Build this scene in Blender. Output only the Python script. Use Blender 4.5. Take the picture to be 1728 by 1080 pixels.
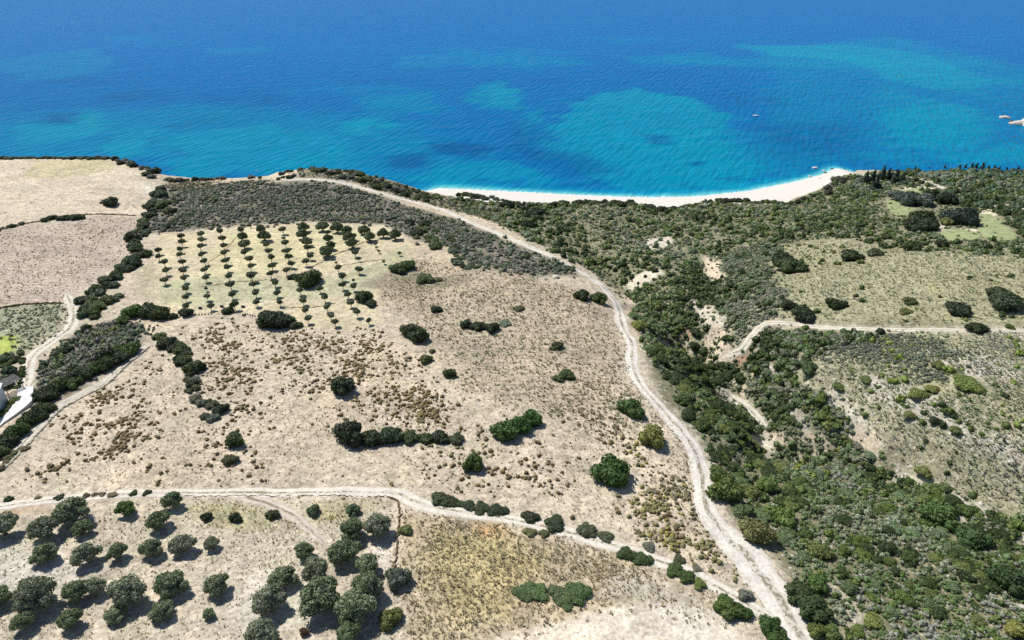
import bpy, bmesh, math, random
import numpy as np

for o in list(bpy.data.objects): bpy.data.objects.remove(o)
scene = bpy.context.scene
COL = scene.collection
R = math.radians
rng = np.random.default_rng(7)
random.seed(7)

# ------------------------------------------------------------------ camera, sky, sun, exposure
PITCH, CAMZ, FPX = 30.0, 120.0, 1152.0
cam_d = bpy.data.cameras.new('camera')
cam_d.sensor_width = 36.0; cam_d.lens = 24.0
cam_d.clip_start = 1.0; cam_d.clip_end = 30000.0
cam = bpy.data.objects.new('camera', cam_d); COL.objects.link(cam)
cam.location = (0, 0, CAMZ); cam.rotation_euler = (R(90 - PITCH), 0, 0)
scene.camera = cam

SUN_EL = 52.0
SUN_DIR = np.array([-0.72, 0.69]); SUN_DIR /= np.linalg.norm(SUN_DIR)
world = bpy.data.worlds.new('World'); scene.world = world; world.use_nodes = True
wn = world.node_tree.nodes; wl = world.node_tree.links
bg = wn['Background']
sky = wn.new('ShaderNodeTexSky'); sky.sky_type = 'NISHITA'; sky.sun_disc = False
sky.sun_elevation = R(SUN_EL); sky.sun_rotation = math.atan2(SUN_DIR[0], SUN_DIR[1])
sky.air_density = 1.0; sky.dust_density = 0.15; sky.ozone_density = 2.5
wl.new(sky.outputs[0], bg.inputs[0]); bg.inputs[1].default_value = 0.085
sun_d = bpy.data.lights.new('sun', 'SUN'); sun_d.energy = 5.0; sun_d.angle = R(0.5); sun_d.color = (1.0, 0.97, 0.925)
sun = bpy.data.objects.new('sun', sun_d); COL.objects.link(sun)
ce = math.cos(R(SUN_EL))
from mathutils import Vector
sv = Vector((SUN_DIR[0] * ce, SUN_DIR[1] * ce, math.sin(R(SUN_EL))))
sun.rotation_euler = sv.to_track_quat('Z', 'Y').to_euler(); sun.location = sv * 300
scene.view_settings.view_transform = 'Standard'; scene.view_settings.look = 'None'
scene.view_settings.gamma = 1.0; scene.view_settings.exposure = 0.2
scene.render.engine = 'CYCLES'
scene.cycles.use_denoising = False
scene.cycles.max_bounces = 4; scene.cycles.diffuse_bounces = 3; scene.cycles.glossy_bounces = 1; scene.cycles.transmission_bounces = 1
scene.cycles.sample_clamp_indirect = 4.0

# ------------------------------------------------------------------ helpers
def lin(c):
    c = np.asarray(c, float) / 255.0
    return np.where(c <= 0.04045, c / 12.92, ((c + 0.055) / 1.055) ** 2.4)
def alb(c, k=1.32): return lin(c) / k            # seen-in-sun sRGB -> albedo

def hash2(ix, iy, s):
    h = (ix.astype(np.int64) * 374761393 + iy.astype(np.int64) * 668265263 + s * 1442695041) & 0xffffffff
    h = ((h ^ (h >> 13)) * 1274126177) & 0xffffffff
    return ((h ^ (h >> 16)) & 0xffffff) / float(0xffffff)
def vnoise(x, y, s=0):
    ix = np.floor(x); iy = np.floor(y); fx = x - ix; fy = y - iy
    fx = fx * fx * (3 - 2 * fx); fy = fy * fy * (3 - 2 * fy)
    a = hash2(ix, iy, s); b = hash2(ix + 1, iy, s); c = hash2(ix, iy + 1, s); d = hash2(ix + 1, iy + 1, s)
    return (a * (1 - fx) + b * fx) * (1 - fy) + (c * (1 - fx) + d * fx) * fy - 0.5
def fbm(x, y, sc, s=0, octv=4, rough=0.5):
    v = 0; a = 1.0; t = 0
    for o in range(octv):
        v = v + a * vnoise(x / sc * 2 ** o + 17.3 * o, y / sc * 2 ** o - 9.1 * o, s + o); t += a; a *= rough
    return v / t * 1.6
def sstep(a, b, x):
    t = np.clip((x - a) / (b - a), 0, 1); return t * t * (3 - 2 * t)

CP, SP = math.cos(R(PITCH)), math.sin(R(PITCH))
def rays(u, v):
    a = (np.asarray(u, float) - 864) / FPX; b = (540 - np.asarray(v, float)) / FPX
    return np.stack([a, CP + b * SP, -SP + b * CP], -1)
def at_z(u, v, z):
    d = rays(u, v); t = (np.asarray(z, float) - CAMZ) / d[..., 2]
    return np.stack([d[..., 0] * t, d[..., 1] * t], -1)
def depth_of(p): return p[..., 1] * CP + (CAMZ - p[..., 2]) * SP

def seg_dist(x, y, P):
    """distance to polyline P (N,2), index parameter, side (+ = left of travel)"""
    best = np.full(x.shape, 1e9); par = np.zeros(x.shape); side = np.ones(x.shape)
    for i in range(len(P) - 1):
        ax, ay = P[i]; dx, dy = P[i + 1] - P[i]; L2 = dx * dx + dy * dy + 1e-9
        t = np.clip(((x - ax) * dx + (y - ay) * dy) / L2, 0, 1)
        d = np.hypot(x - ax - t * dx, y - ay - t * dy)
        m = d < best
        best = np.where(m, d, best); par = np.where(m, i + t, par)
        side = np.where(m, np.sign(dx * (y - ay) - dy * (x - ax)), side)
    return best, par, side
def poly_sdf(x, y, P):
    d, _, _ = seg_dist(x, y, np.vstack([P, P[:1]]))
    ins = np.zeros(x.shape, bool); n = len(P)
    for i in range(n):
        x1, y1 = P[i]; x2, y2 = P[(i + 1) % n]
        if y1 == y2: continue
        c = ((y1 > y) != (y2 > y)) & (x < (x2 - x1) * (y - y1) / (y2 - y1) + x1)
        ins ^= c
    return np.where(ins, -d, d)
def smooth_line(P, step):
    """Catmull-Rom resample of a 2D polyline"""
    P = np.asarray(P, float); Q = np.vstack([2 * P[0] - P[1], P, 2 * P[-1] - P[-2]]); out = []
    for i in range(1, len(Q) - 2):
        n = max(2, int(np.linalg.norm(Q[i + 1] - Q[i]) / step))
        t = (np.arange(n) / n)[:, None]
        out.append(0.5 * ((2 * Q[i]) + (-Q[i - 1] + Q[i + 1]) * t + (2 * Q[i - 1] - 5 * Q[i] + 4 * Q[i + 1] - Q[i + 2]) * t ** 2
                          + (-Q[i - 1] + 3 * Q[i] - 3 * Q[i + 1] + Q[i + 2]) * t ** 3))
    out.append(P[-1:]); return np.vstack(out)

# ------------------------------------------------------------------ terrain heights
ctrl = [(0,1080,30),(430,1080,30),(864,1080,29.5),(1400,1080,27),(1728,1080,25),(1728,900,28),(1728,750,33),(1728,600,35),(1728,480,33),
        (1728,400,24),(1728,340,17),(1500,480,29),(1500,400,19),(1500,350,13),(1500,600,31),(1400,640,27),(1330,480,22),(1350,400,15),(1350,352,8),
        (1600,700,32),(1500,760,28),(1400,900,25),(1600,980,25),
        (0,850,28.5),(400,850,27.5),(864,850,27.5),(1200,850,27),(0,650,26),(200,650,25.5),(400,650,26),(864,650,25.5),(1060,600,24.5),
        (0,450,24),(200,300,21),(0,300,21),(250,400,21.5),(420,400,22.5),(600,400,21.5),(450,330,18.5),(850,450,20.5),(1000,470,20),
        (600,520,24),(700,350,14),(850,385,14.5),(1000,390,10),(1130,380,8.5),(560,290,18.5),(500,279,22.5),(480,300,17),(350,312,16.5),(900,560,24),
        (1250,360,8),(1200,430,14),(1420,310,5),(1600,300,12),(1728,295,14),(740,335,8.5),(870,358,7.5),(1000,355,7.5)]
cw = []
for u, v, z in ctrl:
    p = at_z(u, v, z); cw.append((p[0], p[1], z))
cw += [(-420, 60, 32), (-420, 200, 28), (-420, 330, 20), (420, 60, 27), (430, 200, 38), (430, 330, 15), (0, -80, 34), (-300, -80, 35), (300, -80, 33),
       (-200, 30, 32), (200, 30, 27), (0, 40, 31)]
cw = np.array(cw)
def tps_fit(C, reg=30.0):
    n = len(C); X = C[:, :2] / 100.0
    r2 = ((X[:, None] - X[None]) ** 2).sum(-1)
    K = 0.5 * r2 * np.log(r2 + 1e-12) + np.eye(n) * reg * 1e-3
    Pm = np.hstack([np.ones((n, 1)), X]); A = np.zeros((n + 3, n + 3))
    A[:n, :n] = K; A[:n, n:] = Pm; A[n:, :n] = Pm.T
    return X, np.linalg.solve(A, np.concatenate([C[:, 2], np.zeros(3)]))
TX, TW = tps_fit(cw)
def tps(x, y):
    x = np.clip(x, -430, 430) / 100.0; y = np.clip(y, -90, 345) / 100.0
    v = TW[-3] + TW[-2] * x + TW[-1] * y
    for i in range(len(TX)):
        r2 = (x - TX[i, 0]) ** 2 + (y - TX[i, 1]) ** 2
        v = v + TW[i] * 0.5 * r2 * np.log(r2 + 1e-12)
    return v

BR = [(-420,262,20),(0,263,20),(100,263,20),(180,263,20),(215,277,18.5),(250,292,17),(280,304,16),(330,305,16),(420,304,15.5),(456,303,16),(464,288,19),
      (490,275,23),(545,275,22),(595,284,18),(645,301,13.5),(695,319,10),(745,329,8.2),(800,335,7.6),(870,346,6.8),(930,347,6.6),(1000,343,6.6),(1060,346,7),
      (1130,354,7.4),(1170,349,7.4),(1205,340,7.4),(1300,344,6.4),(1335,346,5.2),(1365,334,4.4),(1398,322,3.6),(1418,304,3.4),(1450,292,5),(1500,288,8),(1600,284,12),(1728,288,14),(2100,288,14)]
brw = np.array([np.append(at_z(u, v, z), z) for u, v, z in BR]); brw = brw[np.argsort(brw[:, 0])]
SH = [(735,318),(760,319),(860,324),(1000,331),(1100,334),(1180,332),(1260,324),(1340,308),(1385,296),(1412,284)]
shw = np.array([at_z(u, v, 0) for u, v in SH])
def coast(x):
    yb = np.interp(x, brw[:, 0], brw[:, 1]) + 3.0 * fbm(x, x * 0 + 3.3, 14, 51, 3)
    ysb = np.interp(x, shw[:, 0], shw[:, 1])
    inb = sstep(shw[0, 0] - 22, shw[0, 0] + 4, x) * (1 - sstep(shw[-1, 0] - 3, shw[-1, 0] + 14, x))
    cl = yb + 11 + 5 * fbm(x, x * 0 + 8.1, 20, 61, 3)
    ys = cl * (1 - inb) + np.maximum(ysb, yb + 7) * inb
    return yb, ys, inb

VAL = at_z(*np.array([(1900,1000),(1760,930),(1600,868),(1450,805),(1320,730),(1262,660),(1232,610),(1165,560),(1095,505),(1040,450),(1000,405),(985,370)], float).T, 18.0)
VDEP = np.array([4, 5, 7, 10, 13, 13.5, 12, 11, 9, 6, 4, 1.0])
VAL2 = at_z(*np.array([(1165,560),(1200,500),(1192,450),(1215,410)], float).T, 17.0)
VAL3 = at_z(*np.array([(1320,740),(1275,770),(1235,800),(1290,880),(1330,940)], float).T, 20.0)
def height(x, y):
    L = tps(x, y)
    L = L + 0.9 * fbm(x, y, 45, 1, 4) + 0.18 * fbm(x, y, 5, 9, 3)
    wx = x + 3.0 * fbm(x, y, 12, 21, 3); wy = y + 3.0 * fbm(x, y, 12, 31, 3)
    d, par, side = seg_dist(wx, wy, VAL)
    D = np.interp(par, np.arange(len(VDEP)), VDEP)
    w = np.where(side > 0, 15.0, 10.0)
    L = L - D * np.exp(-(d / w) ** 1.6) * (1 + 0.35 * fbm(x, y, 9, 71, 3))
    d2, p2, _ = seg_dist(wx, wy, VAL2); L = L - 4.5 * np.exp(-(d2 / 7.5) ** 2) * np.clip(1.2 - p2 / 3.2, 0, 1)
    d3, p3, _ = seg_dist(wx, wy, VAL3); L = L - 2.6 * np.exp(-(d3 / 7.0) ** 2) * np.clip(1.2 - p3 / 4.2, 0, 1)
    yb, ys, inb = coast(x)
    wb = np.minimum(0.62 * (ys - yb), 9.0)
    bl = np.clip(0.11 * (ys - y), -7, 2.6 + 0 * x)
    t = sstep(0, 1, (y - yb) / wb + 0.12 * fbm(x, y, 4, 81, 3) * ((y > yb - 3) & (y < ys)))
    return L * (1 - t) + bl * t

xs = np.concatenate([np.arange(-900, -340, 14.0), np.arange(-340, 340.1, 1.12), np.arange(348, 900, 14.0)])
ys_ = [-160.0]
while ys_[-1] < 400:
    y = ys_[-1]; ys_.append(y + (8.0 if y < 30 else (0.62 if y < 120 else (0.62 + (y - 120) / 230 * 0.42 if y < 375 else 6.0))))
ysg = np.array(ys_)
GX, GY = np.meshgrid(xs, ysg)
ZG = height(GX, GY)
def ground_z(x, y):
    x = np.asarray(x, float); y = np.asarray(y, float)
    i = np.clip(np.searchsorted(xs, x) - 1, 0, len(xs) - 2); j = np.clip(np.searchsorted(ysg, y) - 1, 0, len(ysg) - 2)
    fx = np.clip((x - xs[i]) / (xs[i + 1] - xs[i]), 0, 1); fy = np.clip((y - ysg[j]) / (ysg[j + 1] - ysg[j]), 0, 1)
    return (ZG[j, i] * (1 - fx) + ZG[j, i + 1] * fx) * (1 - fy) + (ZG[j + 1, i] * (1 - fx) + ZG[j + 1, i + 1] * fx) * fy
def grid_sample(A, x, y):
    i = np.clip(np.searchsorted(xs, x) - 1, 0, len(xs) - 2); j = np.clip(np.searchsorted(ysg, y) - 1, 0, len(ysg) - 2)
    return A[j, i]
def hit(u, v, off=0.0):
    """first place where the line of sight of a photo point meets the ground raised by off"""
    u = np.atleast_1d(np.asarray(u, float)); v = np.atleast_1d(np.asarray(v, float)); off = np.broadcast_to(np.asarray(off, float), u.shape)
    d = rays(u, v); ts = np.linspace(70, 520, 700)
    lo = np.full(u.shape, 70.0); hi = np.full(u.shape, np.nan)
    px = d[:, 0:1] * ts; py = d[:, 1:2] * ts; pz = CAMZ + d[:, 2:3] * ts
    below = pz < np.maximum(ground_z(px, py), -0.3) + off[:, None]
    k = np.argmax(below, 1); k = np.where(below.any(1), k, len(ts) - 1)
    lo = ts[np.maximum(k - 1, 0)]; hi = ts[k]
    for _ in range(14):
        m = (lo + hi) / 2; b = CAMZ + d[:, 2] * m < ground_z(d[:, 0] * m, d[:, 1] * m) + off
        hi = np.where(b, m, hi); lo = np.where(b, lo, m)
    x = d[:, 0] * hi; y = d[:, 1] * hi
    return np.stack([x, y, ground_z(x, y)], -1)
def pts(L): 
    A = np.array(L, float); return hit(A[:, 0], A[:, 1])
def project(p):
    dx, dy, dz = p[..., 0], p[..., 1], p[..., 2] - CAMZ
    dep = dy * CP - dz * SP; up = dy * SP + dz * CP
    return 864 + FPX * dx / dep, 540 - FPX * up / dep, dep

# ------------------------------------------------------------------ object helpers
def tag(o, label=None, cat=None, group=None, kind=None):
    if label:
        if len(label.split()) > 16: print('LONG', label)
        o['label'] = label
    if cat: o['category'] = cat
    if group: o['group'] = group
    if kind: o['kind'] = kind
    return o
def mesh_np(name, V, F, attrs=None, smooth=False, mat=None):
    me = bpy.data.meshes.new(name); V = np.asarray(V, np.float32); F = np.asarray(F, np.int32); k = F.shape[1]
    me.vertices.add(len(V)); me.vertices.foreach_set('co', V.ravel())
    me.loops.add(F.size); me.loops.foreach_set('vertex_index', F.ravel())
    me.polygons.add(len(F)); me.polygons.foreach_set('loop_start', np.arange(0, F.size, k, dtype=np.int32))
    if smooth: me.polygons.foreach_set('use_smooth', np.ones(len(F), bool))
    for n, (ty, dat) in (attrs or {}).items():
        a = me.attributes.new(n, ty, 'POINT')
        if ty == 'FLOAT_COLOR':
            dat = np.asarray(dat, np.float32); dat = np.hstack([dat[:, :3], np.ones((len(dat), 1), np.float32)])
            a.data.foreach_set('color', dat.ravel())
        else: a.data.foreach_set('value', np.asarray(dat, np.float32).ravel())
    me.update(calc_edges=True)
    if mat: me.materials.append(mat)
    return me
def link(name, me, parent=None, loc=None, rz=0.0, scale=None, color=None):
    o = bpy.data.objects.new(name, me); COL.objects.link(o)
    if parent: o.parent = parent
    if loc is not None: o.location = loc
    o.rotation_euler[2] = rz
    if scale is not None: o.scale = scale
    if color is not None: o.color = (*[float(c) for c in color], 1.0)
    return o
def empty(name, loc, rz=0.0, scale=None):
    o = link(name, None, loc=loc, rz=rz, scale=scale); o.empty_display_size = 0.5; return o
def bm_mesh(name, bm, mat, smooth=False):
    me = bpy.data.meshes.new(name); bm.to_mesh(me); bm.free(); me.materials.append(mat)
    if smooth:
        for p in me.polygons: p.use_smooth = True
    return me
def box_bm(bm, cx, cy, cz, sx, sy, sz, rz=0.0, bevel=0.0):
    r = bmesh.ops.create_cube(bm, size=1.0)
    c, s = math.cos(rz), math.sin(rz)
    for v in r['verts']:
        x, y, z = v.co.x * sx, v.co.y * sy, v.co.z * sz
        v.co = (cx + x * c - y * s, cy + x * s + y * c, cz + z)
    if bevel:
        es = list({e for v in r['verts'] for e in v.link_edges})
        bmesh.ops.bevel(bm, geom=es, offset=bevel, segments=1, affect='EDGES')

# ------------------------------------------------------------------ materials
def new_mat(name):
    m = bpy.data.materials.new(name); m.use_nodes = True
    nt = m.node_tree; return m, nt, nt.nodes['Principled BSDF']
class NB:
    def __init__(s, nt): s.nt = nt
    def n(s, t, **kw):
        x = s.nt.nodes.new(t)
        for k, v in kw.items():
            if k == 'inp':
                for kk, vv in v.items(): s.set(x.inputs[kk], vv)
            else: setattr(x, k, v)
        return x
    def set(s, sock, v):
        if isinstance(v, bpy.types.NodeSocket): s.nt.links.new(v, sock)
        else: sock.default_value = v
    def math(s, op, a, b=0.0, c=None, clamp=False):
        x = s.nt.nodes.new('ShaderNodeMath'); x.operation = op; x.use_clamp = clamp
        s.set(x.inputs[0], a); s.set(x.inputs[1], b)
        if c is not None: s.set(x.inputs[2], c)
        return x.outputs[0]
    def mix(s, f, a, b, mode='MIX'):
        x = s.nt.nodes.new('ShaderNodeMix'); x.data_type = 'RGBA'; x.blend_type = mode
        s.set(x.inputs[0], f); s.set(x.inputs[6], a); s.set(x.inputs[7], b); return x.outputs[2]
    def noise(s, vec, scale, detail=3, rough=0.55, dist=0.0):
        x = s.n('ShaderNodeTexNoise'); s.set(x.inputs['Vector'], vec)
        x.inputs['Scale'].default_value = scale; x.inputs['Detail'].default_value = detail
        x.inputs['Roughness'].default_value = rough; x.inputs['Distortion'].default_value = dist
        return x.outputs[0]
    def ramp(s, f, a, b, lo=0.0, hi=1.0):
        x = s.n('ShaderNodeMapRange'); x.interpolation_type = 'SMOOTHSTEP'
        s.set(x.inputs[0], f); x.inputs[1].default_value = a; x.inputs[2].default_value = b
        x.inputs[3].default_value = lo; x.inputs[4].default_value = hi; return x.outputs[0]
    def attr(s, name): return s.n('ShaderNodeAttribute', attribute_name=name)
    def mapping(s, vec, rot=(0, 0, 0), sc=(1, 1, 1)):
        x = s.n('ShaderNodeMapping'); s.set(x.inputs[0], vec); x.inputs[2].default_value = rot; x.inputs[3].default_value = sc
        return x.outputs[0]
    def bump(s, h, strength, dist):
        x = s.n('ShaderNodeBump'); s.set(x.inputs['Height'], h); x.inputs['Strength'].default_value = strength
        x.inputs['Distance'].default_value = dist; return x.outputs[0]
def rgba(c): return (float(c[0]), float(c[1]), float(c[2]), 1.0)

def ground_material():
    m, nt, b = new_mat('dry_ground'); B = NB(nt)
    pos = B.n('ShaderNodeNewGeometry').outputs['Position']
    col = B.attr('Col').outputs['Color']; speck = B.attr('speck').outputs['Fac']; fur = B.attr('furrow').outputs['Fac']; stone = B.attr('stone').outputs['Fac']
    n1 = B.noise(pos, 0.09, 5, 0.6); n2 = B.noise(pos, 0.5, 3, 0.5); n3 = B.noise(pos, 1.6, 2, 0.5)
    f = B.math('MULTIPLY_ADD', B.math('SUBTRACT', n1, 0.5), 0.9, 1.0)
    f = B.math('MULTIPLY', f, B.math('MULTIPLY_ADD', B.math('SUBTRACT', n2, 0.5), 1.1, 1.02))
    f = B.math('MULTIPLY', f, B.math('MULTIPLY_ADD', B.math('SUBTRACT', n3, 0.5), 1.2, 1.02))
    vm = B.n('ShaderNodeVectorMath', operation='SCALE'); B.set(vm.inputs[0], col); B.set(vm.inputs['Scale'], f)
    c = vm.outputs[0]
    # warm / cool drift of the soil
    c = B.mix(B.ramp(B.noise(pos, 0.045, 4), 0.45, 0.7, 0, 0.3), c, B.mix(1.0, c, (1.0, 0.92, 0.82, 1), 'MULTIPLY'))
    c = B.mix(B.ramp(B.noise(B.mapping(pos, sc=(1, 1, 1)), 0.13, 3), 0.52, 0.7, 0, 0.35), c, B.mix(1.0, c, (0.92, 1.0, 0.84, 1), 'MULTIPLY'))
    # ploughing / mowing rows
    wv = B.n('ShaderNodeTexWave', wave_type='BANDS', bands_direction='Y'); B.set(wv.inputs['Vector'], pos)
    wv.inputs['Scale'].default_value = 0.17; wv.inputs['Distortion'].default_value = 7.0; wv.inputs['Detail'].default_value = 3; wv.inputs['Detail Scale'].default_value = 0.25
    rows = B.math('MULTIPLY', wv.outputs['Fac'], B.ramp(n2, 0.35, 0.6))
    c = B.mix(B.math('MULTIPLY', rows, B.math('MULTIPLY', fur, 0.5)), c, B.mix(1.0, c, (0.62, 0.56, 0.5, 1), 'MULTIPLY'))
    # streaks left along the rows
    stk = B.noise(B.mapping(pos, (0, 0, R(4)), (0.22, 1.0, 1)), 0.9, 4, 0.65)
    c = B.mix(B.math('MULTIPLY', B.ramp(stk, 0.56, 0.66), B.math('MULTIPLY_ADD', fur, 0.5, 0.08)), c, B.mix(1.0, c, (0.5, 0.47, 0.4, 1), 'MULTIPLY'))
    # small dead weeds and stones
    sp = B.math('MULTIPLY', B.ramp(B.noise(pos, 0.62, 2, 0.5), 0.55, 0.63), B.ramp(B.noise(pos, 0.11, 3, 0.5), 0.38, 0.62, 0.15, 1.0))
    c = B.mix(B.math('MULTIPLY', sp, B.math('MULTIPLY', speck, 0.5)), c, rgba(alb((112, 100, 76))))
    sp2 = B.ramp(B.noise(pos, 1.5, 1, 0.5), 0.60, 0.70)
    c = B.mix(B.math('MULTIPLY', sp2, B.math('MULTIPLY', speck, 0.6)), c, rgba(alb((108, 98, 76))))
    st = B.ramp(B.noise(pos, 1.1, 1, 0.5), 0.62, 0.70)
    c = B.mix(B.math('MULTIPLY', st, B.math('MULTIPLY_ADD', stone, 0.75, 0.2)), c, rgba(alb((228, 222, 210))))
    nt.links.new(c, b.inputs['Base Color']); b.inputs['Roughness'].default_value = 0.95; b.inputs['Specular IOR Level'].default_value = 0.1
    h = B.math('ADD', B.math('MULTIPLY', n2, 0.6), B.math('MULTIPLY', n3, 0.3))
    nt.links.new(B.bump(h, 1.0, 0.55), b.inputs['Normal'])
    return m
def track_material():
    m, nt, b = new_mat('pale_track_soil'); B = NB(nt)
    pos = B.n('ShaderNodeNewGeometry').outputs['Position']; cr = B.attr('cross').outputs['Fac']; col = B.attr('Col').outputs['Color']
    n1 = B.noise(pos, 0.35, 3, 0.5); n2 = B.noise(pos, 1.5, 2, 0.5); n3 = B.noise(pos, 0.16, 3)
    a = B.math('ABSOLUTE', B.math('ADD', cr, B.math('MULTIPLY', B.math('SUBTRACT', n1, 0.5), 0.5)))
    rut = B.ramp(B.math('ABSOLUTE', B.math('SUBTRACT', a, 0.45)), 0.34, 0.12)
    mid = B.math('MULTIPLY', B.ramp(a, 0.26, 0.1), B.ramp(B.math('ADD', n2, B.math('MULTIPLY', n3, 0.6)), 0.74, 0.86))
    edge = B.math('MULTIPLY', B.ramp(a, 0.72, 1.05), B.ramp(n2, 0.35, 0.6))
    f = B.math('MULTIPLY_ADD', B.math('SUBTRACT', n2, 0.5), 0.7, B.math('MULTIPLY_ADD', B.math('SUBTRACT', n1, 0.5), 0.4, 0.95))
    vm = B.n('ShaderNodeVectorMath', operation='SCALE'); B.set(vm.inputs[0], col); B.set(vm.inputs['Scale'], f); c = vm.outputs[0]
    c = B.mix(B.math('MULTIPLY', B.math('SUBTRACT', 1.0, rut), 0.33), c, B.mix(1.0, c, (0.72, 0.69, 0.63, 1), 'MULTIPLY'))
    c = B.mix(B.math('MULTIPLY', mid, 0.8), c, rgba(alb((128, 118, 88))))
    c = B.mix(B.math('MULTIPLY', edge, 0.3), c, rgba(alb((158, 146, 122))))
    nt.links.new(c, b.inputs['Base Color']); b.inputs['Roughness'].default_value = 0.95; b.inputs['Specular IOR Level'].default_value = 0.1
    nt.links.new(B.bump(B.math('SUBTRACT', n2, B.math('MULTIPLY', rut, 0.3)), 0.7, 0.15), b.inputs['Normal'])
    return m
def simple_mat(name, c, rough=0.8, var=0.25, sc=1.5, spec=0.3, bump=0.0):
    m, nt, b = new_mat(name); B = NB(nt)
    pos = B.n('ShaderNodeNewGeometry').outputs['Position']
    n = B.noise(pos, sc, 4, 0.6)
    cc = B.mix(B.ramp(n, 0.3, 0.7), rgba(np.array(c) * (1 - var)), rgba(np.minimum(np.array(c) * (1 + var), 0.95)))
    nt.links.new(cc, b.inputs['Base Color']); b.inputs['Roughness'].default_value = rough; b.inputs['Specular IOR Level'].default_value = spec
    if bump: nt.links.new(B.bump(n, 0.8, bump), b.inputs['Normal'])
    return m
def foliage_material():
    m, nt, b = new_mat('foliage'); B = NB(nt)
    oc = B.n('ShaderNodeTexCoord').outputs['Object']; oi = B.n('ShaderNodeObjectInfo')
    col = B.mix(1.0, B.attr('Col').outputs['Color'], oi.outputs['Color'], 'MULTIPLY')
    n = B.noise(B.n('ShaderNodeNewGeometry').outputs['Position'], 1.7, 3, 0.6)
    vm = B.n('ShaderNodeVectorMath', operation='SCALE'); B.set(vm.inputs[0], col)
    B.set(vm.inputs['Scale'], B.math('MULTIPLY_ADD', B.math('SUBTRACT', n, 0.5), 0.9, 1.0))
    nt.links.new(vm.outputs[0], b.inputs['Base Color']); b.inputs['Roughness'].default_value = 0.62; b.inputs['Specular IOR Level'].default_value = 0.25
    tr = B.n('ShaderNodeBsdfTranslucent'); nt.links.new(B.mix(1.0, vm.outputs[0], (1.0, 1.1, 0.5, 1), 'MULTIPLY'), tr.inputs[0])
    mx = B.n('ShaderNodeMixShader'); mx.inputs[0].default_value = 0.16
    nt.links.new(b.outputs[0], mx.inputs[1]); nt.links.new(tr.outputs[0], mx.inputs[2])
    nt.links.new(mx.outputs[0], nt.nodes['Material Output'].inputs[0])
    return m
def sea_material():
    m, nt, b = new_mat('sea_water'); B = NB(nt)
    pos = B.n('ShaderNodeNewGeometry').outputs['Position']; col = B.attr('Col').outputs['Color']; foam = B.attr('foam').outputs['Fac']
    n = B.noise(pos, 0.06, 5, 0.6); n2 = B.noise(B.mapping(pos, (0, 0, R(-38)), (0.35, 1, 1)), 0.35, 4, 0.6)
    f = B.math('MULTIPLY_ADD', B.math('SUBTRACT', n, 0.5), 0.35, 1.0)
    f = B.math('MULTIPLY', f, B.math('MULTIPLY_ADD', B.math('SUBTRACT', n2, 0.5), 0.35, 1.0))
    vm = B.n('ShaderNodeVectorMath', operation='SCALE'); B.set(vm.inputs[0], col); B.set(vm.inputs['Scale'], f)
    fm = B.math('MULTIPLY', foam, B.ramp(B.noise(pos, 0.8, 4, 0.6), 0.42, 0.6))
    c = B.mix(fm, vm.outputs[0], (0.72, 0.76, 0.76, 1))
    nt.links.new(c, b.inputs['Base Color']); b.inputs['IOR'].default_value = 1.333; b.inputs['Specular IOR Level'].default_value = 0.012
    B.set(b.inputs['Roughness'], B.math('MULTIPLY_ADD', fm, 0.4, 0.3))
    def crest(ang, ln):
        x = B.n('ShaderNodeMapping', vector_type='TEXTURE'); B.set(x.inputs[0], pos); x.inputs[2].default_value = (0, 0, R(ang)); x.inputs[3].default_value = (ln, 1, 1); return x.outputs[0]
    w1 = B.noise(crest(66, 5.0), 0.3, 1, 0.4, 0.0); w2 = B.noise(crest(58, 4.0), 0.75, 2, 0.5); w3 = B.noise(crest(20, 6.0), 0.11, 2, 0.5)
    h = B.math('ADD', B.math('ADD', B.math('MULTIPLY', w1, 1.7), B.math('MULTIPLY', w2, 0.5)), B.math('MULTIPLY', w3, 1.2))
    nt.links.new(B.bump(h, 1.0, 0.65), b.inputs['Normal'])
    return m
M_GROUND = ground_material(); M_TRACK = track_material(); M_FOL = foliage_material(); M_SEA = sea_material()
M_BARK = simple_mat('bark', (0.13, 0.105, 0.08), 0.9, 0.35, 6.0, 0.1)
M_SAND = simple_mat('beach_sand', alb((228, 221, 209)), 0.95, 0.05, 0.9, 0.1, 0.05)
M_ROCK = simple_mat('limestone', alb((222, 212, 197)), 0.9, 0.28, 1.4, 0.15, 0.2)
M_DROCK = simple_mat('wet_rock', alb((92, 88, 84)), 0.7, 0.3, 1.4, 0.3, 0.2)
M_WHITE = simple_mat('white_render', (0.66, 0.65, 0.63), 0.8, 0.05, 0.8, 0.2)
M_PAVE = simple_mat('white_paving', (0.62, 0.61, 0.59), 0.8, 0.07, 1.2, 0.2)
M_DARK = simple_mat('dark_timber', (0.05, 0.045, 0.045), 0.6, 0.2, 4.0, 0.3)
M_BLACK = simple_mat('black_paint', (0.018, 0.018, 0.02), 0.6, 0.2, 4.0, 0.3)
M_GEL = simple_mat('white_gelcoat', (0.8, 0.82, 0.84), 0.25, 0.03, 2.0, 0.5)
M_GLASS = simple_mat('dark_glass', (0.03, 0.04, 0.05), 0.1, 0.1, 2.0, 0.6)
M_LAWN = simple_mat('lawn', alb((158, 166, 120)), 0.95, 0.22, 0.5, 0.1, 0.3)

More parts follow.
